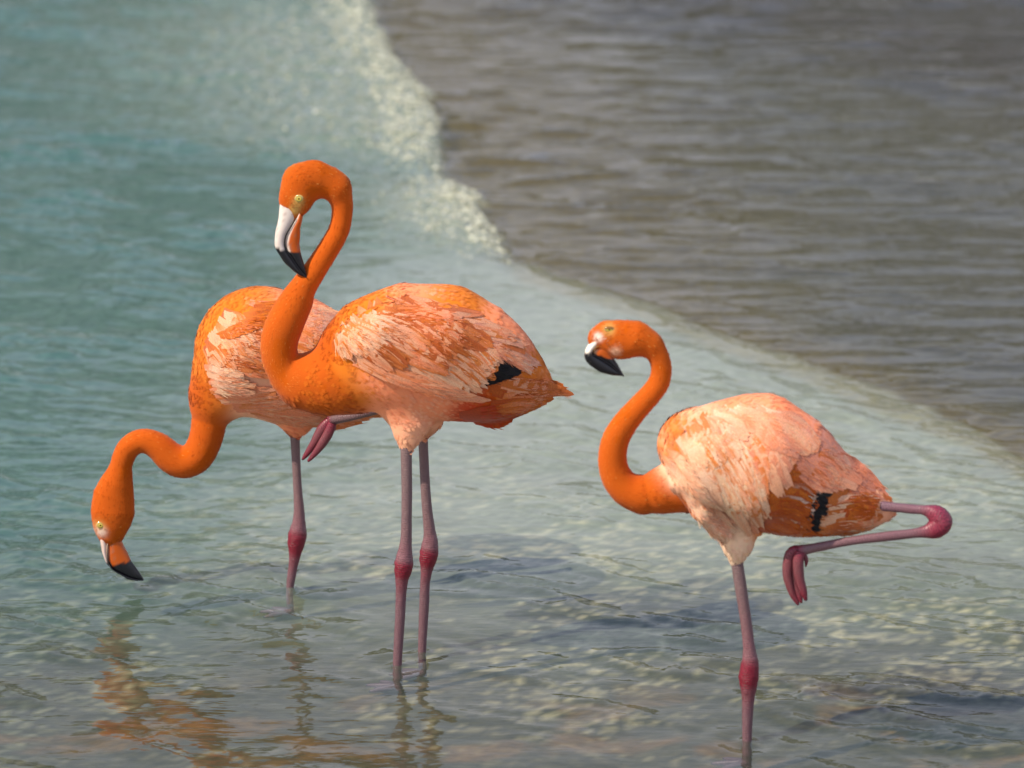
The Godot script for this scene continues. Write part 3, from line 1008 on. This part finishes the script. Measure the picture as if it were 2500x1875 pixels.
func bird_right() -> void:
	var b := new_bird(Vector3(0.542, 0, 0.516), "pale pink flamingo with its raised leg bent out behind its tail")
	var f := Field.new(Vector3(-0.42, 0.40, -0.21), Vector3(0.40, 1.07, 0.21), CELL)
	var neck := quads([-337, 954, 0, 35, -307, 969, 0, 44, -277, 977, 0, 37, -261, 972, 0, 31, -237, 960, 0, 24, -217, 939, 0, 21, -206, 905, 0, 21, -210, 868, 0, 23, -231, 841, 0, 23, -260, 809, 0, 24, -288, 775, 0, 27, -312, 735, 0, 31, -319, 684, 0, 30, -307, 640, 0, 32, -279, 611, 0, 37, -244, 603, 0, 44])
	var chest := quads([-244, 600, 0, 40, -198, 615, 0, 50, -145, 626, 0, 57, -71, 650, 0, 74])
	var trunk := quads([-137, 723, 0, 79, -72, 699, 0, 120, 2, 684, 0, 154, 67, 655, 0, 140, 128, 621, 0, 113, 189, 596, 0, 85, 245, 577, 0, 57, 291, 570, 0, 30])
	f.chain(trunk, 0.72, 0.02)
	f.chain(chest, 0.9, 0.02)
	f.chain(quads([-42, 582, 0, 61, -32, 523, 0, 41, -31, 484, 0, 27, -33, 457, 0, 16]), 0.9, 0.03)
	for s in [-1, 1]:
		var w := quads([-160, 728, 0, 44, -81, 699, 0, 88, 11, 679, 0, 101, 105, 631, 0, 65])
		for i in w.size():
			w[i].w *= 1.0 if s > 0 else 0.78
			w[i].z = s * [0.062, 0.080, 0.084, 0.066][i]
		f.chain(w, 0.5, 0.02)
		var e := quads([-190, 708, 0, 15, -173, 655, 0, 17, -121, 590, 0, 18, -67, 528, 0, 14])
		for i in e.size():
			e[i].z = s * [0.062, 0.075, 0.078, 0.06][i]
		f.chain(e, 0.9, 0.014)
	var head := quads([-349, 970, 0, 24, -331, 976, 0, 31, -300, 968, 0, 40, -270, 970, 0, 34])
	f.chain(eased(neck.slice(3)), 0.95, 0.004)
	f.cone(head[3], neck[4], 0.85, 0.02)
	f.chain(head, 0.62, 0.02)
	f.reach()
	var blobs := quads([-296, 977, 0, 55, -204, 920, 0, 55, -239, 824, 0, 55, -321, 728, 0, 64, -293, 611, 0, 65, -218, 592, 0, 65, -154, 592, 0, 37, -183, 747, 0, 46, -200, 745, 0, 20, -172, 684, 0, 22, -214, 645, 0, 28, -129, 786, 0, 46, -38, 824, 0, 55, -182, 670, 0, 37, -107, 572, 0, 37, -41, 474, 0, 46, -54, 689, 0, 74, 55, 776, 0, 55, 112, 728, 0, 46, 59, 611, 0, 55, 115, 572, 0, 56, 61, 523, 0, 46, 208, 582, 0, 56, 273, 572, 0, 46, 224, 660, 0, 37, -326, 996, 0, 13, -349, 979, 0, 9, -312, 949, 0, 11])
	var kinds := [0, 0, 0, 0, 0, 0, 0, 10, 3, 3, 0, 3, 2, 4, 3, 4, 4, 2, 6, 10, 0, 10, 10, 3, 6, 7, 9, 4]
	var verts := PackedVector3Array()
	var normals := PackedVector3Array()
	body(b, f, blobs, kinds, verts, normals)
	var flow := neck.duplicate()
	flow.append_array(chest.slice(0, 3))
	flow.append_array(trunk)
	dress(b, verts, normals, flow, 18, blobs, kinds, pts([-174, 757, -83, 805, 18, 815, 111, 757, 186, 689, 152, 572, 60, 552, -33, 592, -127, 650]), quads([-326, 998, 0, 10]), 7500, 20000)
	eye(f, b, 0.001 * [-326, 998][0], 0.001 * [-326, 998][1], 0.0115, 1, true)
	eye(f, b, 0.001 * [-326, 998][0], 0.001 * [-326, 998][1], 0.0115, -1, true)
	var bill := bare_node("bill", b)
	var culmen := pts([-358, 985, -363, 973, -369, 961, -378, 946, -381, 931, -378, 920, -368, 909, -347, 894, -318, 886, -292, 884])
	var mouth := pts([-331, 971, -349, 960, -359, 950, -362, 942, -359, 936, -345, 928, -323, 913, -306, 899, -292, 885])
	var under := pts([-314, 956, -316, 941, -315, 931, -313, 922, -306, 912, -300, 900, -293, 887])
	put("upper_bill", loft(culmen, mouth, 0.0175, 0.007, 0.0, bill_paint(pts([-387, 937, -358, 943]), WHITE, WHITE, 9.0)), mats.bill, bill)
	put("lower_bill", loft(mouth, under, 0.0165, 0.006, 0.0, bill_paint(pts([-363, 939, -312, 924]), Color(0.80, 0.50, 0.30), ORANGE, 0.8)), mats.bill, bill)
	put("mouth_line", tube(mouth_line(mouth, 0.0165, 0.008), [[0.0, Color(0.35, 0.18, 0.05)], [0.3, BLACK], [1.0, BLACK]], 6, 3), mats.bill, bill)
	var q := quads([-34, 479, 0, 15, -33, 457, 0, 14, -22, 385, 0, 14, -9, 305, 0, 13, 0, 235, 0, 14, 3, 203, 0, 19, 1, 170, 0, 23, 1, 145, 0, 21, 1, 113, 0, 15, 0, 79, 0, 13, 0, 0, 0, 11])
	var leg := put("leg", tube(sunk(q), leg_keys(0.34, 0.66), 18, 8, 0.85, 0.07), mats.leg, b)
	planted_foot(leg, q[-1].x + 0.002, -0.062, 0.0, 0.2)
	q = quads([280, 585, 20, 12, 312, 584, 28, 11, 356, 582, 36, 11, 386, 581, 42, 12, 410, 572, 44, 23, 423, 553, 46, 26, 407, 539, 50, 23, 374, 532, 54, 12, 296, 524, 58, 11, 213, 513, 60, 10, 135, 497, 60, 11, 103, 490, 60, 14])
	leg = put("leg", tube(q, [[0.0, Color(0.24, 0.13, 0.16)], [0.22, Color(0.27, 0.12, 0.15)], [0.34, Color(0.30, 0.035, 0.07)], [0.55, Color(0.30, 0.03, 0.06)], [0.68, Color(0.26, 0.12, 0.14)], [0.93, Color(0.26, 0.13, 0.14)], [1.0, Color(0.33, 0.04, 0.07)]], 18, 8, 0.85, 0.07), mats.leg, b)
	var foot := bare_foot(leg)
	toe(foot, [105, 491, 58, 15, 87, 482, 56, 17, 80, 435, 56, 14, 91, 390, 56, 10, 103, 366, 56, 6, 106, 359, 56, 2])
	toe(foot, [107, 491, 66, 14, 102, 469, 70, 15, 106, 430, 70, 13, 116, 396, 70, 10, 122, 375, 70, 4])
	toe(foot, [99, 476, 62, 12, 96, 424, 52, 12, 108, 381, 56, 8, 113, 365, 58, 3])
	toe(foot, [114, 486, 62, 7, 121, 469, 62, 6, 120, 453, 62, 2])
	for side in [1, -1]:
		var tail := bare_node("tail", b) if side > 0 else b.get_node("tail")
		tract(f, tail, side, [154, 631, 148, 528, 317, 590, 265, 523], 12, 44, 0.04, 3.0, [[10, 0, 10], [3, 2, 3], [0, 10, 2], [3, 4, 3]], 0.05)
		tract(f, tail, side, [176, 723, 187, 660, 318, 596, 281, 606], 10, 26, 0.04, 5.0, [[6, 2, 6], [1, 6, 2], [6, 1, 3]], 0.1)
		tract(f, tail, side, [206, 621, 189, 572, 290, 596, 264, 562], 8, 36, 0.05, 4.5, [[1, 0, 0], [0, 10, 0], [10, 0, 1]], 0.04)
		var wing := bare_node("wing", b)
		tract(f, wing, side, [95, 660, 102, 557, 173, 633, 149, 533], 11, 15, 0.10, 5.0, [[8, 8, 8]], 0.07)
		tract(f, wing, side, [38, 737, -14, 552, 143, 660, 127, 535], 14, 58, 0.06, 8.0, [[0, 10, 0], [1, 0, 0], [10, 0, 0], [0, 0, 9]], 0.02)
		tract(f, wing, side, [12, 621, -14, 562, 125, 551, 107, 511], 7, 44, 0.03, 7.5, [[0, 0, 10], [1, 0, 1]], 0.06)
		tract(f, wing, side, [55, 795, 84, 718, 250, 645, 178, 640], 11, 44, 0.05, 9.0, [[6, 6, 2], [2, 6, 6], [6, 2, 3]], 0.08)  # mauve kinds put the shade on the upper back into the feather colour
		tract(f, wing, side, [111, 747, 103, 699, 223, 679, 179, 631], 8, 36, 0.06, 10.5, [[6, 6, 3], [10, 0, 3], [6, 2, 2]], 0.10)
		tract(f, wing, side, [-88, 805, 8, 824, 12, 621, 125, 742], 15, 40, 0.06, 11.5, [[3, 3, 2], [4, 3, 3], [10, 10, 2], [3, 2, 6], [4, 3, 3]], 0.14)
		tract(f, wing, side, [-137, 728, -65, 795, -18, 523, 22, 621], 16, 30, 0.05, 12.0, [[4, 4, 3], [10, 10, 4], [3, 3, 2], [4, 4, 3], [4, 10, 10]], 0.16)
		tract(f, wing, side, [-174, 747, -101, 805, -61, 592, 11, 679], 16, 28, 0.06, 14.0, [[4, 4, 3], [10, 4, 3], [3, 4, 4], [10, 10, 3]], 0.18)
		tract(f, wing, side, [-47, 822, 45, 815, 93, 728, 139, 747], 11, 36, 0.06, 13.5, [[3, 3, 2], [2, 3, 3], [3, 2, 6]], 0.16)
		tract(f, wing, side, [-167, 770, -92, 803, -107, 694, -18, 747], 13, 26, 0.06, 16.0, [[4, 3, 10], [10, 4, 3], [3, 4, 3], [10, 10, 4]], 0.2)
		tract(f, wing, side, [-153, 784, -37, 820, -105, 757, 36, 795], 11, 28, 0.05, 16.5, [[3, 2, 3], [4, 3, 3]], 0.2)
		tract(f, wing, side, [-200, 739, -88, 551, -151, 708, -32, 523], 26, 19, 0.14, 7.0, [[3, 4, 3], [10, 3, 4], [3, 3, 4], [2, 3, 4]], 0.16)
		tract(f, wing, side, [-211, 723, -102, 541, -178, 689, -64, 508], 26, 18, 0.14, 4.0, [[10, 3, 4], [3, 3, 4], [3, 4, 3]], 0.16)
	fray(b)

# ---------------------------------------------------------------- lagoon
var front_line: Array = [-0.75, -9.03, -0.65, -8.12, -0.56, -7.39, -0.46, -6.79, -0.36, -6.35, -0.31, -5.87, -0.29, -5.37, -0.25, -4.98, -0.17, -4.69, -0.09, -4.18, 0.00, -3.74, 0.21, -3.49, 0.38, -3.29, 0.60, -2.97, 0.87, -2.62, 1.06, -2.30, 1.32, -1.90, 1.46, -1.55, 1.66, -0.91]

# how far a place lies outside (+) or inside (-) the wash, in metres
func wash(x: float, z: float) -> float:
	var n := front_line.size() / 2
	var x0: float = front_line[0]
	var z0: float = front_line[1]
	if z < z0:
		return (x - x0 + (z - z0) * 0.2) * 0.95
	for i in n - 1:
		var za: float = front_line[i * 2 + 1]
		var zb: float = front_line[i * 2 + 3]
		if z <= zb:
			var u := (z - za) / maxf(zb - za, 1e-4)
			var xf := lerpf(front_line[i * 2], front_line[i * 2 + 2], u)
			var slope: float = (front_line[i * 2 + 2] - front_line[i * 2]) / maxf(zb - za, 1e-4)
			return (x - xf) / sqrt(1.0 + minf(slope * slope, 1.5))
	return (x - front_line[n * 2 - 2] - (z - front_line[n * 2 - 1]) * 0.8) * 0.75

var legs_at: Array = pts2([-0.28, 0.04, -0.22, -0.05, -0.57, -0.48, 0.54, 0.52, -0.95, -0.50])

func pts2(a: Array) -> Array:
	var out := []
	for i in a.size() / 2:
		out.append(Vector2(a[i * 2], a[i * 2 + 1]))
	return out

func wander(x: float, z: float) -> float:
	return (0.025 + 0.03 * sm(-3.4, -4.6, z)) * soft.get_noise_2d(x * 150.0, z * 150.0) + 0.03 * soft.get_noise_2d(x * 50.0 + 9.0, z * 50.0)

func froth(x: float, z: float, s: float) -> float:
	# where the wash is breaking: the far stretch of the front, in two lobes
	var far := sm(-3.6, -4.3, z) * (1.0 - 0.85 * exp(-pow((z + 4.95) / 0.30, 2.0))) * sm(-9.6, -7.2, z)
	var wide := 0.30 + 0.65 * sm(-4.6, -6.0, z)
	return far * sm(-wide * 1.8, -0.05, s) * sm(0.03, -0.03, s)

func bank(x: float, z: float) -> float:
	# the mud that rises out of the water at the far right
	var d := (x - 1.20) * 0.72 - (z + 6.6) * 0.60
	d += 0.12 * soft.get_noise_2d(x * 60.0, z * 60.0)
	return sm(-0.6, 2.2, d) * 0.06 * sm(-1.5, -3.2, z)

func water_height(x: float, z: float) -> float:
	var s := wash(x, z) + wander(x, z)
	var inside := sm(0.03, -0.10, s)
	var edge := sm(3.4, 2.6, absf(x)) * sm(-9.8, -9.0, z) * sm(1.7, 1.2, z)
	var a := 0.42
	var rx := x * cos(a) + z * sin(a)
	var rz := -x * sin(a) + z * cos(a)
	var r1 := ripple_a.get_noise_2d(rx * 0.42 * 100.0, rz * 100.0)
	var r2 := ripple_b.get_noise_2d(x * 0.30 * 100.0, z * 100.0)
	# small smooth ripples, and now and then a sharper little crest
	var crest := exp(-pow(ripple_b.get_noise_2d(x * 22.0 + 300.0, z * 95.0) / 0.22, 2.0)) * sm(-0.05, 0.45, soft.get_noise_2d(x * 70.0, z * 160.0) + 0.12)
	var crest_in := exp(-pow(ripple_a.get_noise_2d(rx * 22.0 + 90.0, rz * 62.0) / 0.26, 2.0)) * sm(-0.05, 0.4, soft.get_noise_2d(rx * 60.0 + 70.0, rz * 130.0) + 0.08)
	var gust := 0.45 + 1.0 * sm(-0.35, 0.35, soft.get_noise_2d(x * 22.0 + 11.0, z * 30.0))
	gust *= 1.0 + 0.9 * sm(-3.2, -5.0, z) * sm(1.8, 0.3, s)
	var h := gust * lerpf(r2 * 0.0056 + crest * 0.0090, r1 * 0.0016 + r2 * 0.0020 + crest_in * 0.0085, inside)
	h += inside * 0.020 * exp(s * 0.9)
	# rings that spread from the legs
	for l: Vector2 in legs_at:
		var d := l.distance_to(Vector2(x, z))
		if d < 0.3:
			h += 0.0050 * cos(d * 75.0) * exp(-d / 0.075)
	var fr := froth(x, z, s)
	h += fr * (0.018 + 0.030 * absf(lump.get_noise_2d(x * 100.0, z * 160.0)))
	# a second, fainter lip of water behind the front at the near right
	var s2 := s + 0.27 + 0.03 * soft.get_noise_2d(x * 40.0, z * 40.0)
	h += 0.006 * exp(-pow(s2 / 0.035, 2.0)) * sm(-3.4, -2.6, z)
	return h * edge

func water_tint(x: float, z: float) -> Color:
	var s := wash(x, z) + wander(x, z)
	var sand := Color(0.40, 0.46, 0.38)
	var teal := Color(0.03, 0.17, 0.155)
	var near := Color(0.05, 0.075, 0.05)
	var brown := Color(0.070, 0.064, 0.048)
	var n := 0.35 * soft.get_noise_2d(x * 35.0, z * 35.0)
	var c := sand.lerp(teal, sm(0.15, -1.25, x + 0.12 * (z + 3.0) + n))
	c = c.lerp(near, sm(-1.2, 0.35, z + n * 0.6) * 0.9)
	var out := sm(-0.02, 0.02, s)
	c = c.lerp(brown, out)
	var fr := froth(x, z, s)
	c = c.lerp(Color(0.62, 0.62, 0.42), clampf(fr * (0.75 + 0.9 * lump.get_noise_2d(x * 130.0, z * 200.0)), 0.0, 0.92))
	return c

func bed_tint(x: float, z: float) -> Color:
	var s := wash(x, z)
	var n := maxf(caustic_noise.get_noise_2d(x * 42.0, z * 105.0), caustic_noise.get_noise_2d(x * 75.0 + z * 30.0 + 200.0, z * 70.0 - x * 20.0) - 0.06)
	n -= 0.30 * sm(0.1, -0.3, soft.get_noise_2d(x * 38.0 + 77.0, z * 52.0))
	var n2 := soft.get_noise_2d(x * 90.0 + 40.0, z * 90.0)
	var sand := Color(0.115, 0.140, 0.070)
	var caustic_tint := Color(0.60, 0.55, 0.31)  # pale lines of caustic light, painted into the bed colour
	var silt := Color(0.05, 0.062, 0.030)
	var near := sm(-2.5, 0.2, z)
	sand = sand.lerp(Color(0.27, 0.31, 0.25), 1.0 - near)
	caustic_tint = caustic_tint.lerp(Color(0.34, 0.37, 0.29), 1.0 - near)
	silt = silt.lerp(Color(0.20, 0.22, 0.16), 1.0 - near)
	var c := sand.lerp(caustic_tint, sm(0.45, 0.85, n)).lerp(silt, sm(0.15, 0.55, n2) * 0.6)
	c = c.lerp(Color(0.06, 0.14, 0.12), sm(0.1, -1.4, x + 0.12 * (z + 3.0)) * 0.7)
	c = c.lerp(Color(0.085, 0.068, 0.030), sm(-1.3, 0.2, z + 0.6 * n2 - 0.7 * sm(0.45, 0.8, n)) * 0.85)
	c = c.lerp(Color(0.070, 0.060, 0.026), sm(-0.1, 0.25, s + 0.1 * n2) * 0.85)
	c = c.lerp(Color(0.22, 0.165, 0.036), 0.75 * sm(0.0, 0.06, s) * sm(0.5 + 1.2 * sm(-3.0, -4.5, z), 0.12, s))
	c = c.lerp(Color(0.25, 0.13, 0.03), 0.6 * sm(-0.25, 0.3, z) * sm(0.12, 0.35, soft.get_noise_2d(x * 110.0 + 500.0, z * 190.0)))  # amber patches painted on the bed like the bird's orange reflection
	c = c.lerp(Color(0.035, 0.024, 0.015), sm(0.0, 0.045, bank(x, z)))
	return c

func grid_sheet(x0: float, x1: float, z0: float, z1: float, nx: int, nz: int, height: Callable, tint: Callable) -> ArrayMesh:
	var p := PackedVector3Array()
	var col := PackedColorArray()
	var uv := PackedVector2Array()
	for j in nz:
		var z := lerpf(z0, z1, j / float(nz - 1))
		for i in nx:
			var x := lerpf(x0, x1, i / float(nx - 1))
			p.append(Vector3(x, (height as Callable).call(x, z), z))
			col.append((tint as Callable).call(x, z))
			uv.append(Vector2(x, z))
	return sheet(p, nz, nx, col, uv, true)

# the same surface carried on flat to the horizon round the modelled part
func surround(x0: float, x1: float, z0: float, z1: float, y: float, c: Color) -> ArrayMesh:
	var xs := [-700.0, x0, x1, 700.0]
	var zs := [-700.0, z0, z1, 700.0]
	var st := SurfaceTool.new()
	st.begin(Mesh.PRIMITIVE_TRIANGLES)
	for i in 3:
		for j in 3:
			if i == 1 and j == 1:
				continue
			var a := Vector3(xs[i], y, zs[j])
			var b := Vector3(xs[i + 1], y, zs[j])
			var d := Vector3(xs[i], y, zs[j + 1])
			var e := Vector3(xs[i + 1], y, zs[j + 1])
			for v in [a, b, d, b, e, d]:
				st.set_color(c)
				st.set_uv(Vector2(v.x, v.z))
				st.set_normal(Vector3.UP)
				st.add_vertex(v)
	return st.commit()

func lagoon() -> void:
	var sand := StandardMaterial3D.new()
	sand.vertex_color_use_as_albedo = true
	sand.roughness = 0.9
	sand.metallic_specular = 0.2
	var grain := Image.create(512, 512, false, Image.FORMAT_RGB8)
	for y in 512:
		for x in 512:
			var a := TAU * x / 512.0
			var c := TAU * y / 512.0
			var v := 0.86 + 0.22 * soft.get_noise_3d(cos(a) * 70.0 + cos(c) * 90.0, sin(a) * 70.0 + 33.0, sin(c) * 90.0) + rng.randf_range(-0.06, 0.06)
			grain.set_pixel(x, y, Color(clampf(v, 0, 1), clampf(v * 0.985, 0, 1), clampf(v * 0.95, 0, 1)))
	sand.albedo_texture = ImageTexture.create_from_image(grain)
	sand.uv1_scale = Vector3(2.3, 2.3, 1)
	var bed_h := func(x: float, z: float) -> float:
		var a := 0.35
		var rz := -x * sin(a) + z * cos(a)
		var n := soft.get_noise_2d(x * 120.0, z * 120.0)
		return -0.075 + 0.0022 * sin(rz * 95.0 + n * 6.0) * (0.6 + n) + 0.012 * soft.get_noise_2d(x * 45.0, z * 45.0) + bank(x, z)
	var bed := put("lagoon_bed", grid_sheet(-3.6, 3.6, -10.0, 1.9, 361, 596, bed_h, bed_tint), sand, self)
	bed.set_meta("kind", "structure")
	bed.set_meta("label", "rippled sand bed of the lagoon, pale caustic light painted in, under shallow water")
	var more := put("far_bed", surround(-3.6, 3.6, -10.0, 1.9, -0.07, Color(0.25, 0.23, 0.15)), sand, self)
	more.set_meta("kind", "structure")
	more.set_meta("label", "sand bed running on under the water all around")
	var water := StandardMaterial3D.new()
	water.vertex_color_use_as_albedo = true
	water.transparency = BaseMaterial3D.TRANSPARENCY_ALPHA
	water.albedo_color = Color(1, 1, 1, 0.25)
	water.roughness = 0.06
	water.metallic_specular = 0.5
	var wn := FastNoiseLite.new()
	wn.seed = 5
	wn.frequency = 0.012
	wn.fractal_octaves = 4
	var nt := NoiseTexture2D.new()
	nt.width = 512
	nt.height = 512
	nt.seamless = true
	nt.as_normal_map = true
	nt.bump_strength = 5.0
	nt.noise = wn
	water.normal_enabled = true
	water.normal_texture = nt
	water.normal_scale = 0.28
	water.uv1_scale = Vector3(0.55, 2.0, 1)
	var w := put("water", grid_sheet(-3.5, 3.5, -10.0, 1.8, 421, 860, water_height, water_tint), water, self)
	w.set_meta("kind", "structure")
	w.set_meta("label", "shallow lagoon water with a pale turquoise wash running over darker water")
	var fw := put("far_water", surround(-3.5, 3.5, -10.0, 1.8, 0.0, Color(0.13, 0.16, 0.13)), water, self)
	fw.set_meta("kind", "structure")
	fw.set_meta("label", "calm lagoon water running out to the horizon")
	# froth: bubbles and flecks along the breaking front
	var foam := StandardMaterial3D.new()
	foam.vertex_color_use_as_albedo = true
	foam.roughness = 0.25
	foam.metallic_specular = 0.6
	var ball := SphereMesh.new()
	ball.radius = 1.0
	ball.height = 1.4
	ball.radial_segments = 10
	ball.rings = 6
	var where: Array[Transform3D] = []
	var tint := PackedColorArray()
	var tries := 0
	while where.size() < 7000 and tries < 500000:
		tries += 1
		var z := rng.randf_range(-8.6, -3.4)
		var x := rng.randf_range(-2.4, 0.5)
		var s := wash(x, z)
		if s > 0.05 or s < -1.2:
			continue
		var fr := froth(x, z, s + 0.05 * soft.get_noise_2d(x * 150.0, z * 150.0))
		var v := fr * (0.05 * sm(-1.0, -0.2, s) + 1.3 * sm(-0.30, 0.0, s)) * (0.35 + 1.3 * maxf(lump.get_noise_2d(x * 130.0, z * 200.0), -0.2))
		if rng.randf() > v:
			continue
		var r := rng.randf_range(0.0018, 0.0045) * (1.0 + 1.2 * float(rng.randf() < 0.05))
		where.append(Transform3D(Basis().scaled(Vector3(r, r, r)), Vector3(x, water_height(x, z) + r * 0.3, z)))
		var k := rng.randf_range(0.34, 0.72)
		k = k if rng.randf() > 0.06 else 0.88
		tint.append(Color(k, k * 0.99, k * 0.76))
	var mm := MultiMesh.new()
	mm.transform_format = MultiMesh.TRANSFORM_3D
	mm.use_colors = true
	mm.mesh = ball
	mm.instance_count = where.size()
	for i in where.size():
		mm.set_instance_transform(i, where[i])
		mm.set_instance_color(i, tint[i])
	var fo := MultiMeshInstance3D.new()
	fo.name = "foam"
	fo.multimesh = mm
	fo.material_override = foam
	fo.set_meta("kind", "stuff")
	fo.set_meta("label", "white bubbly foam along the breaking edge of the wash")
	fo.set_meta("category", "foam")
	add_child(fo, true)

# an unseen thicket beyond the frame, added so its reflection darkens the far water
func far_shore() -> void:
	var m := StandardMaterial3D.new()
	m.vertex_color_use_as_albedo = true
	m.roughness = 0.6
	m.backlight_enabled = true
	m.backlight = Color(0.3, 0.3, 0.3)
	var where: Array[Transform3D] = []
	var tint := PackedColorArray()
	for i in 22000:
		var x := rng.randf_range(-24.0, 24.0)
		var top := 3.9 + 4.0 * sm(0.6, 4.0, x) + 4.5 * sm(-0.6, -3.2, x) + 1.1 * soft.get_noise_2d(x * 12.0, 7.0) + 0.5 * soft.get_noise_2d(x * 60.0, 9.0)  # taller left and right so the mirrored water darkens there
		var y := rng.randf_range(0.1, 1.0) * top
		var z := -24.0 - rng.randf_range(0.0, 2.6) - 1.2 * (y / top) * (y / top) + 0.8 * soft.get_noise_2d(x * 40.0, y * 60.0)
		var b := Basis(Vector3(rng.randf_range(-1, 1), rng.randf_range(-1, 1), rng.randf_range(-1, 1)).normalized(), rng.randf_range(0.0, TAU))
		var s := rng.randf_range(0.22, 0.42)
		where.append(Transform3D(b.scaled(Vector3(s, s, s)), Vector3(x, y, z)))
		tint.append(jit(Color(0.060, 0.070, 0.022), 0.3))
	var mm := MultiMesh.new()
	mm.transform_format = MultiMesh.TRANSFORM_3D
	mm.use_colors = true
	mm.mesh = plume_mesh
	mm.instance_count = where.size()
	for i in where.size():
		mm.set_instance_transform(i, where[i])
		mm.set_instance_color(i, tint[i])
	var t := MultiMeshInstance3D.new()
	t.name = "unseen_thicket"
	t.multimesh = mm
	t.material_override = m
	t.set_meta("kind", "stuff")
	t.set_meta("label", "unseen olive thicket added along the far shore, its reflection darkening the water")
	t.set_meta("category", "thicket")
	add_child(t, true)

func _ready() -> void:
	rng.seed = 41
	# camera: a long lens from a low jetty, focused on the birds
	var cam := Camera3D.new()
	cam.name = "camera"
	add_child(cam)
	cam.position = Vector3(0, 3.255, 8.333)
	cam.rotation_degrees = Vector3(-17, 0, 0)
	cam.keep_aspect = Camera3D.KEEP_HEIGHT
	var lens := CameraAttributesPhysical.new()
	lens.frustum_focal_length = 12.0 / tan(deg_to_rad(6.0))
	lens.frustum_focus_distance = 8.9
	lens.frustum_near = 0.05
	lens.frustum_far = 2000.0
	lens.exposure_aperture = 2.25
	cam.attributes = lens
	cam.fov = 12.0
	cam.far = 2000.0
	cam.current = true
	# sky, sun and exposure
	var sky_mat := ProceduralSkyMaterial.new()
	sky_mat.sky_top_color = Color(0.52, 0.64, 0.84)
	sky_mat.sky_horizon_color = Color(0.925, 0.92, 0.945)
	sky_mat.sky_energy_multiplier = 1.0
	sky_mat.sky_curve = 0.45
	sky_mat.ground_bottom_color = Color(0.35, 0.36, 0.32)
	sky_mat.ground_horizon_color = Color(0.80, 0.81, 0.85)
	var sky := Sky.new()
	sky.sky_material = sky_mat
	var env := Environment.new()
	env.background_mode = Environment.BG_SKY
	env.sky = sky
	env.tonemap_mode = Environment.TONE_MAPPER_LINEAR
	env.tonemap_exposure = 1.12
	env.sdfgi_enabled = true
	env.ssao_enabled = true
	env.ssil_enabled = true
	var we := WorldEnvironment.new()
	we.name = "world_environment"
	we.environment = env
	add_child(we)
	var sun := DirectionalLight3D.new()
	sun.name = "sun"
	sun.light_energy = 1.6
	sun.light_color = Color(1.0, 0.95, 0.87)
	sun.light_angular_distance = 0.5
	sun.shadow_enabled = true
	add_child(sun)
	sun.look_at_from_position(Vector3.ZERO, Vector3(0.60, -0.75, -0.34))
	# noises
	soft.seed = 3
	soft.frequency = 0.02
	soft.fractal_octaves = 3
	ripple_a.seed = 8
	ripple_a.frequency = 0.075
	ripple_a.fractal_octaves = 3
	ripple_a.domain_warp_enabled = true
	ripple_a.domain_warp_amplitude = 8.0
	ripple_a.domain_warp_frequency = 0.03
	ripple_b.seed = 17
	ripple_b.frequency = 0.050
	ripple_b.fractal_octaves = 2
	ripple_b.fractal_gain = 0.35
	lump.seed = 23
	lump.frequency = 0.09
	lump.fractal_octaves = 3
	caustic_noise.seed = 31
	caustic_noise.frequency = 0.10
	caustic_noise.fractal_type = FastNoiseLite.FRACTAL_RIDGED
	caustic_noise.fractal_octaves = 2
	caustic_noise.domain_warp_enabled = true
	caustic_noise.domain_warp_amplitude = 14.0
	make_materials()
	lagoon()
	far_shore()
	bird_left()
	bird_middle()
	bird_right()
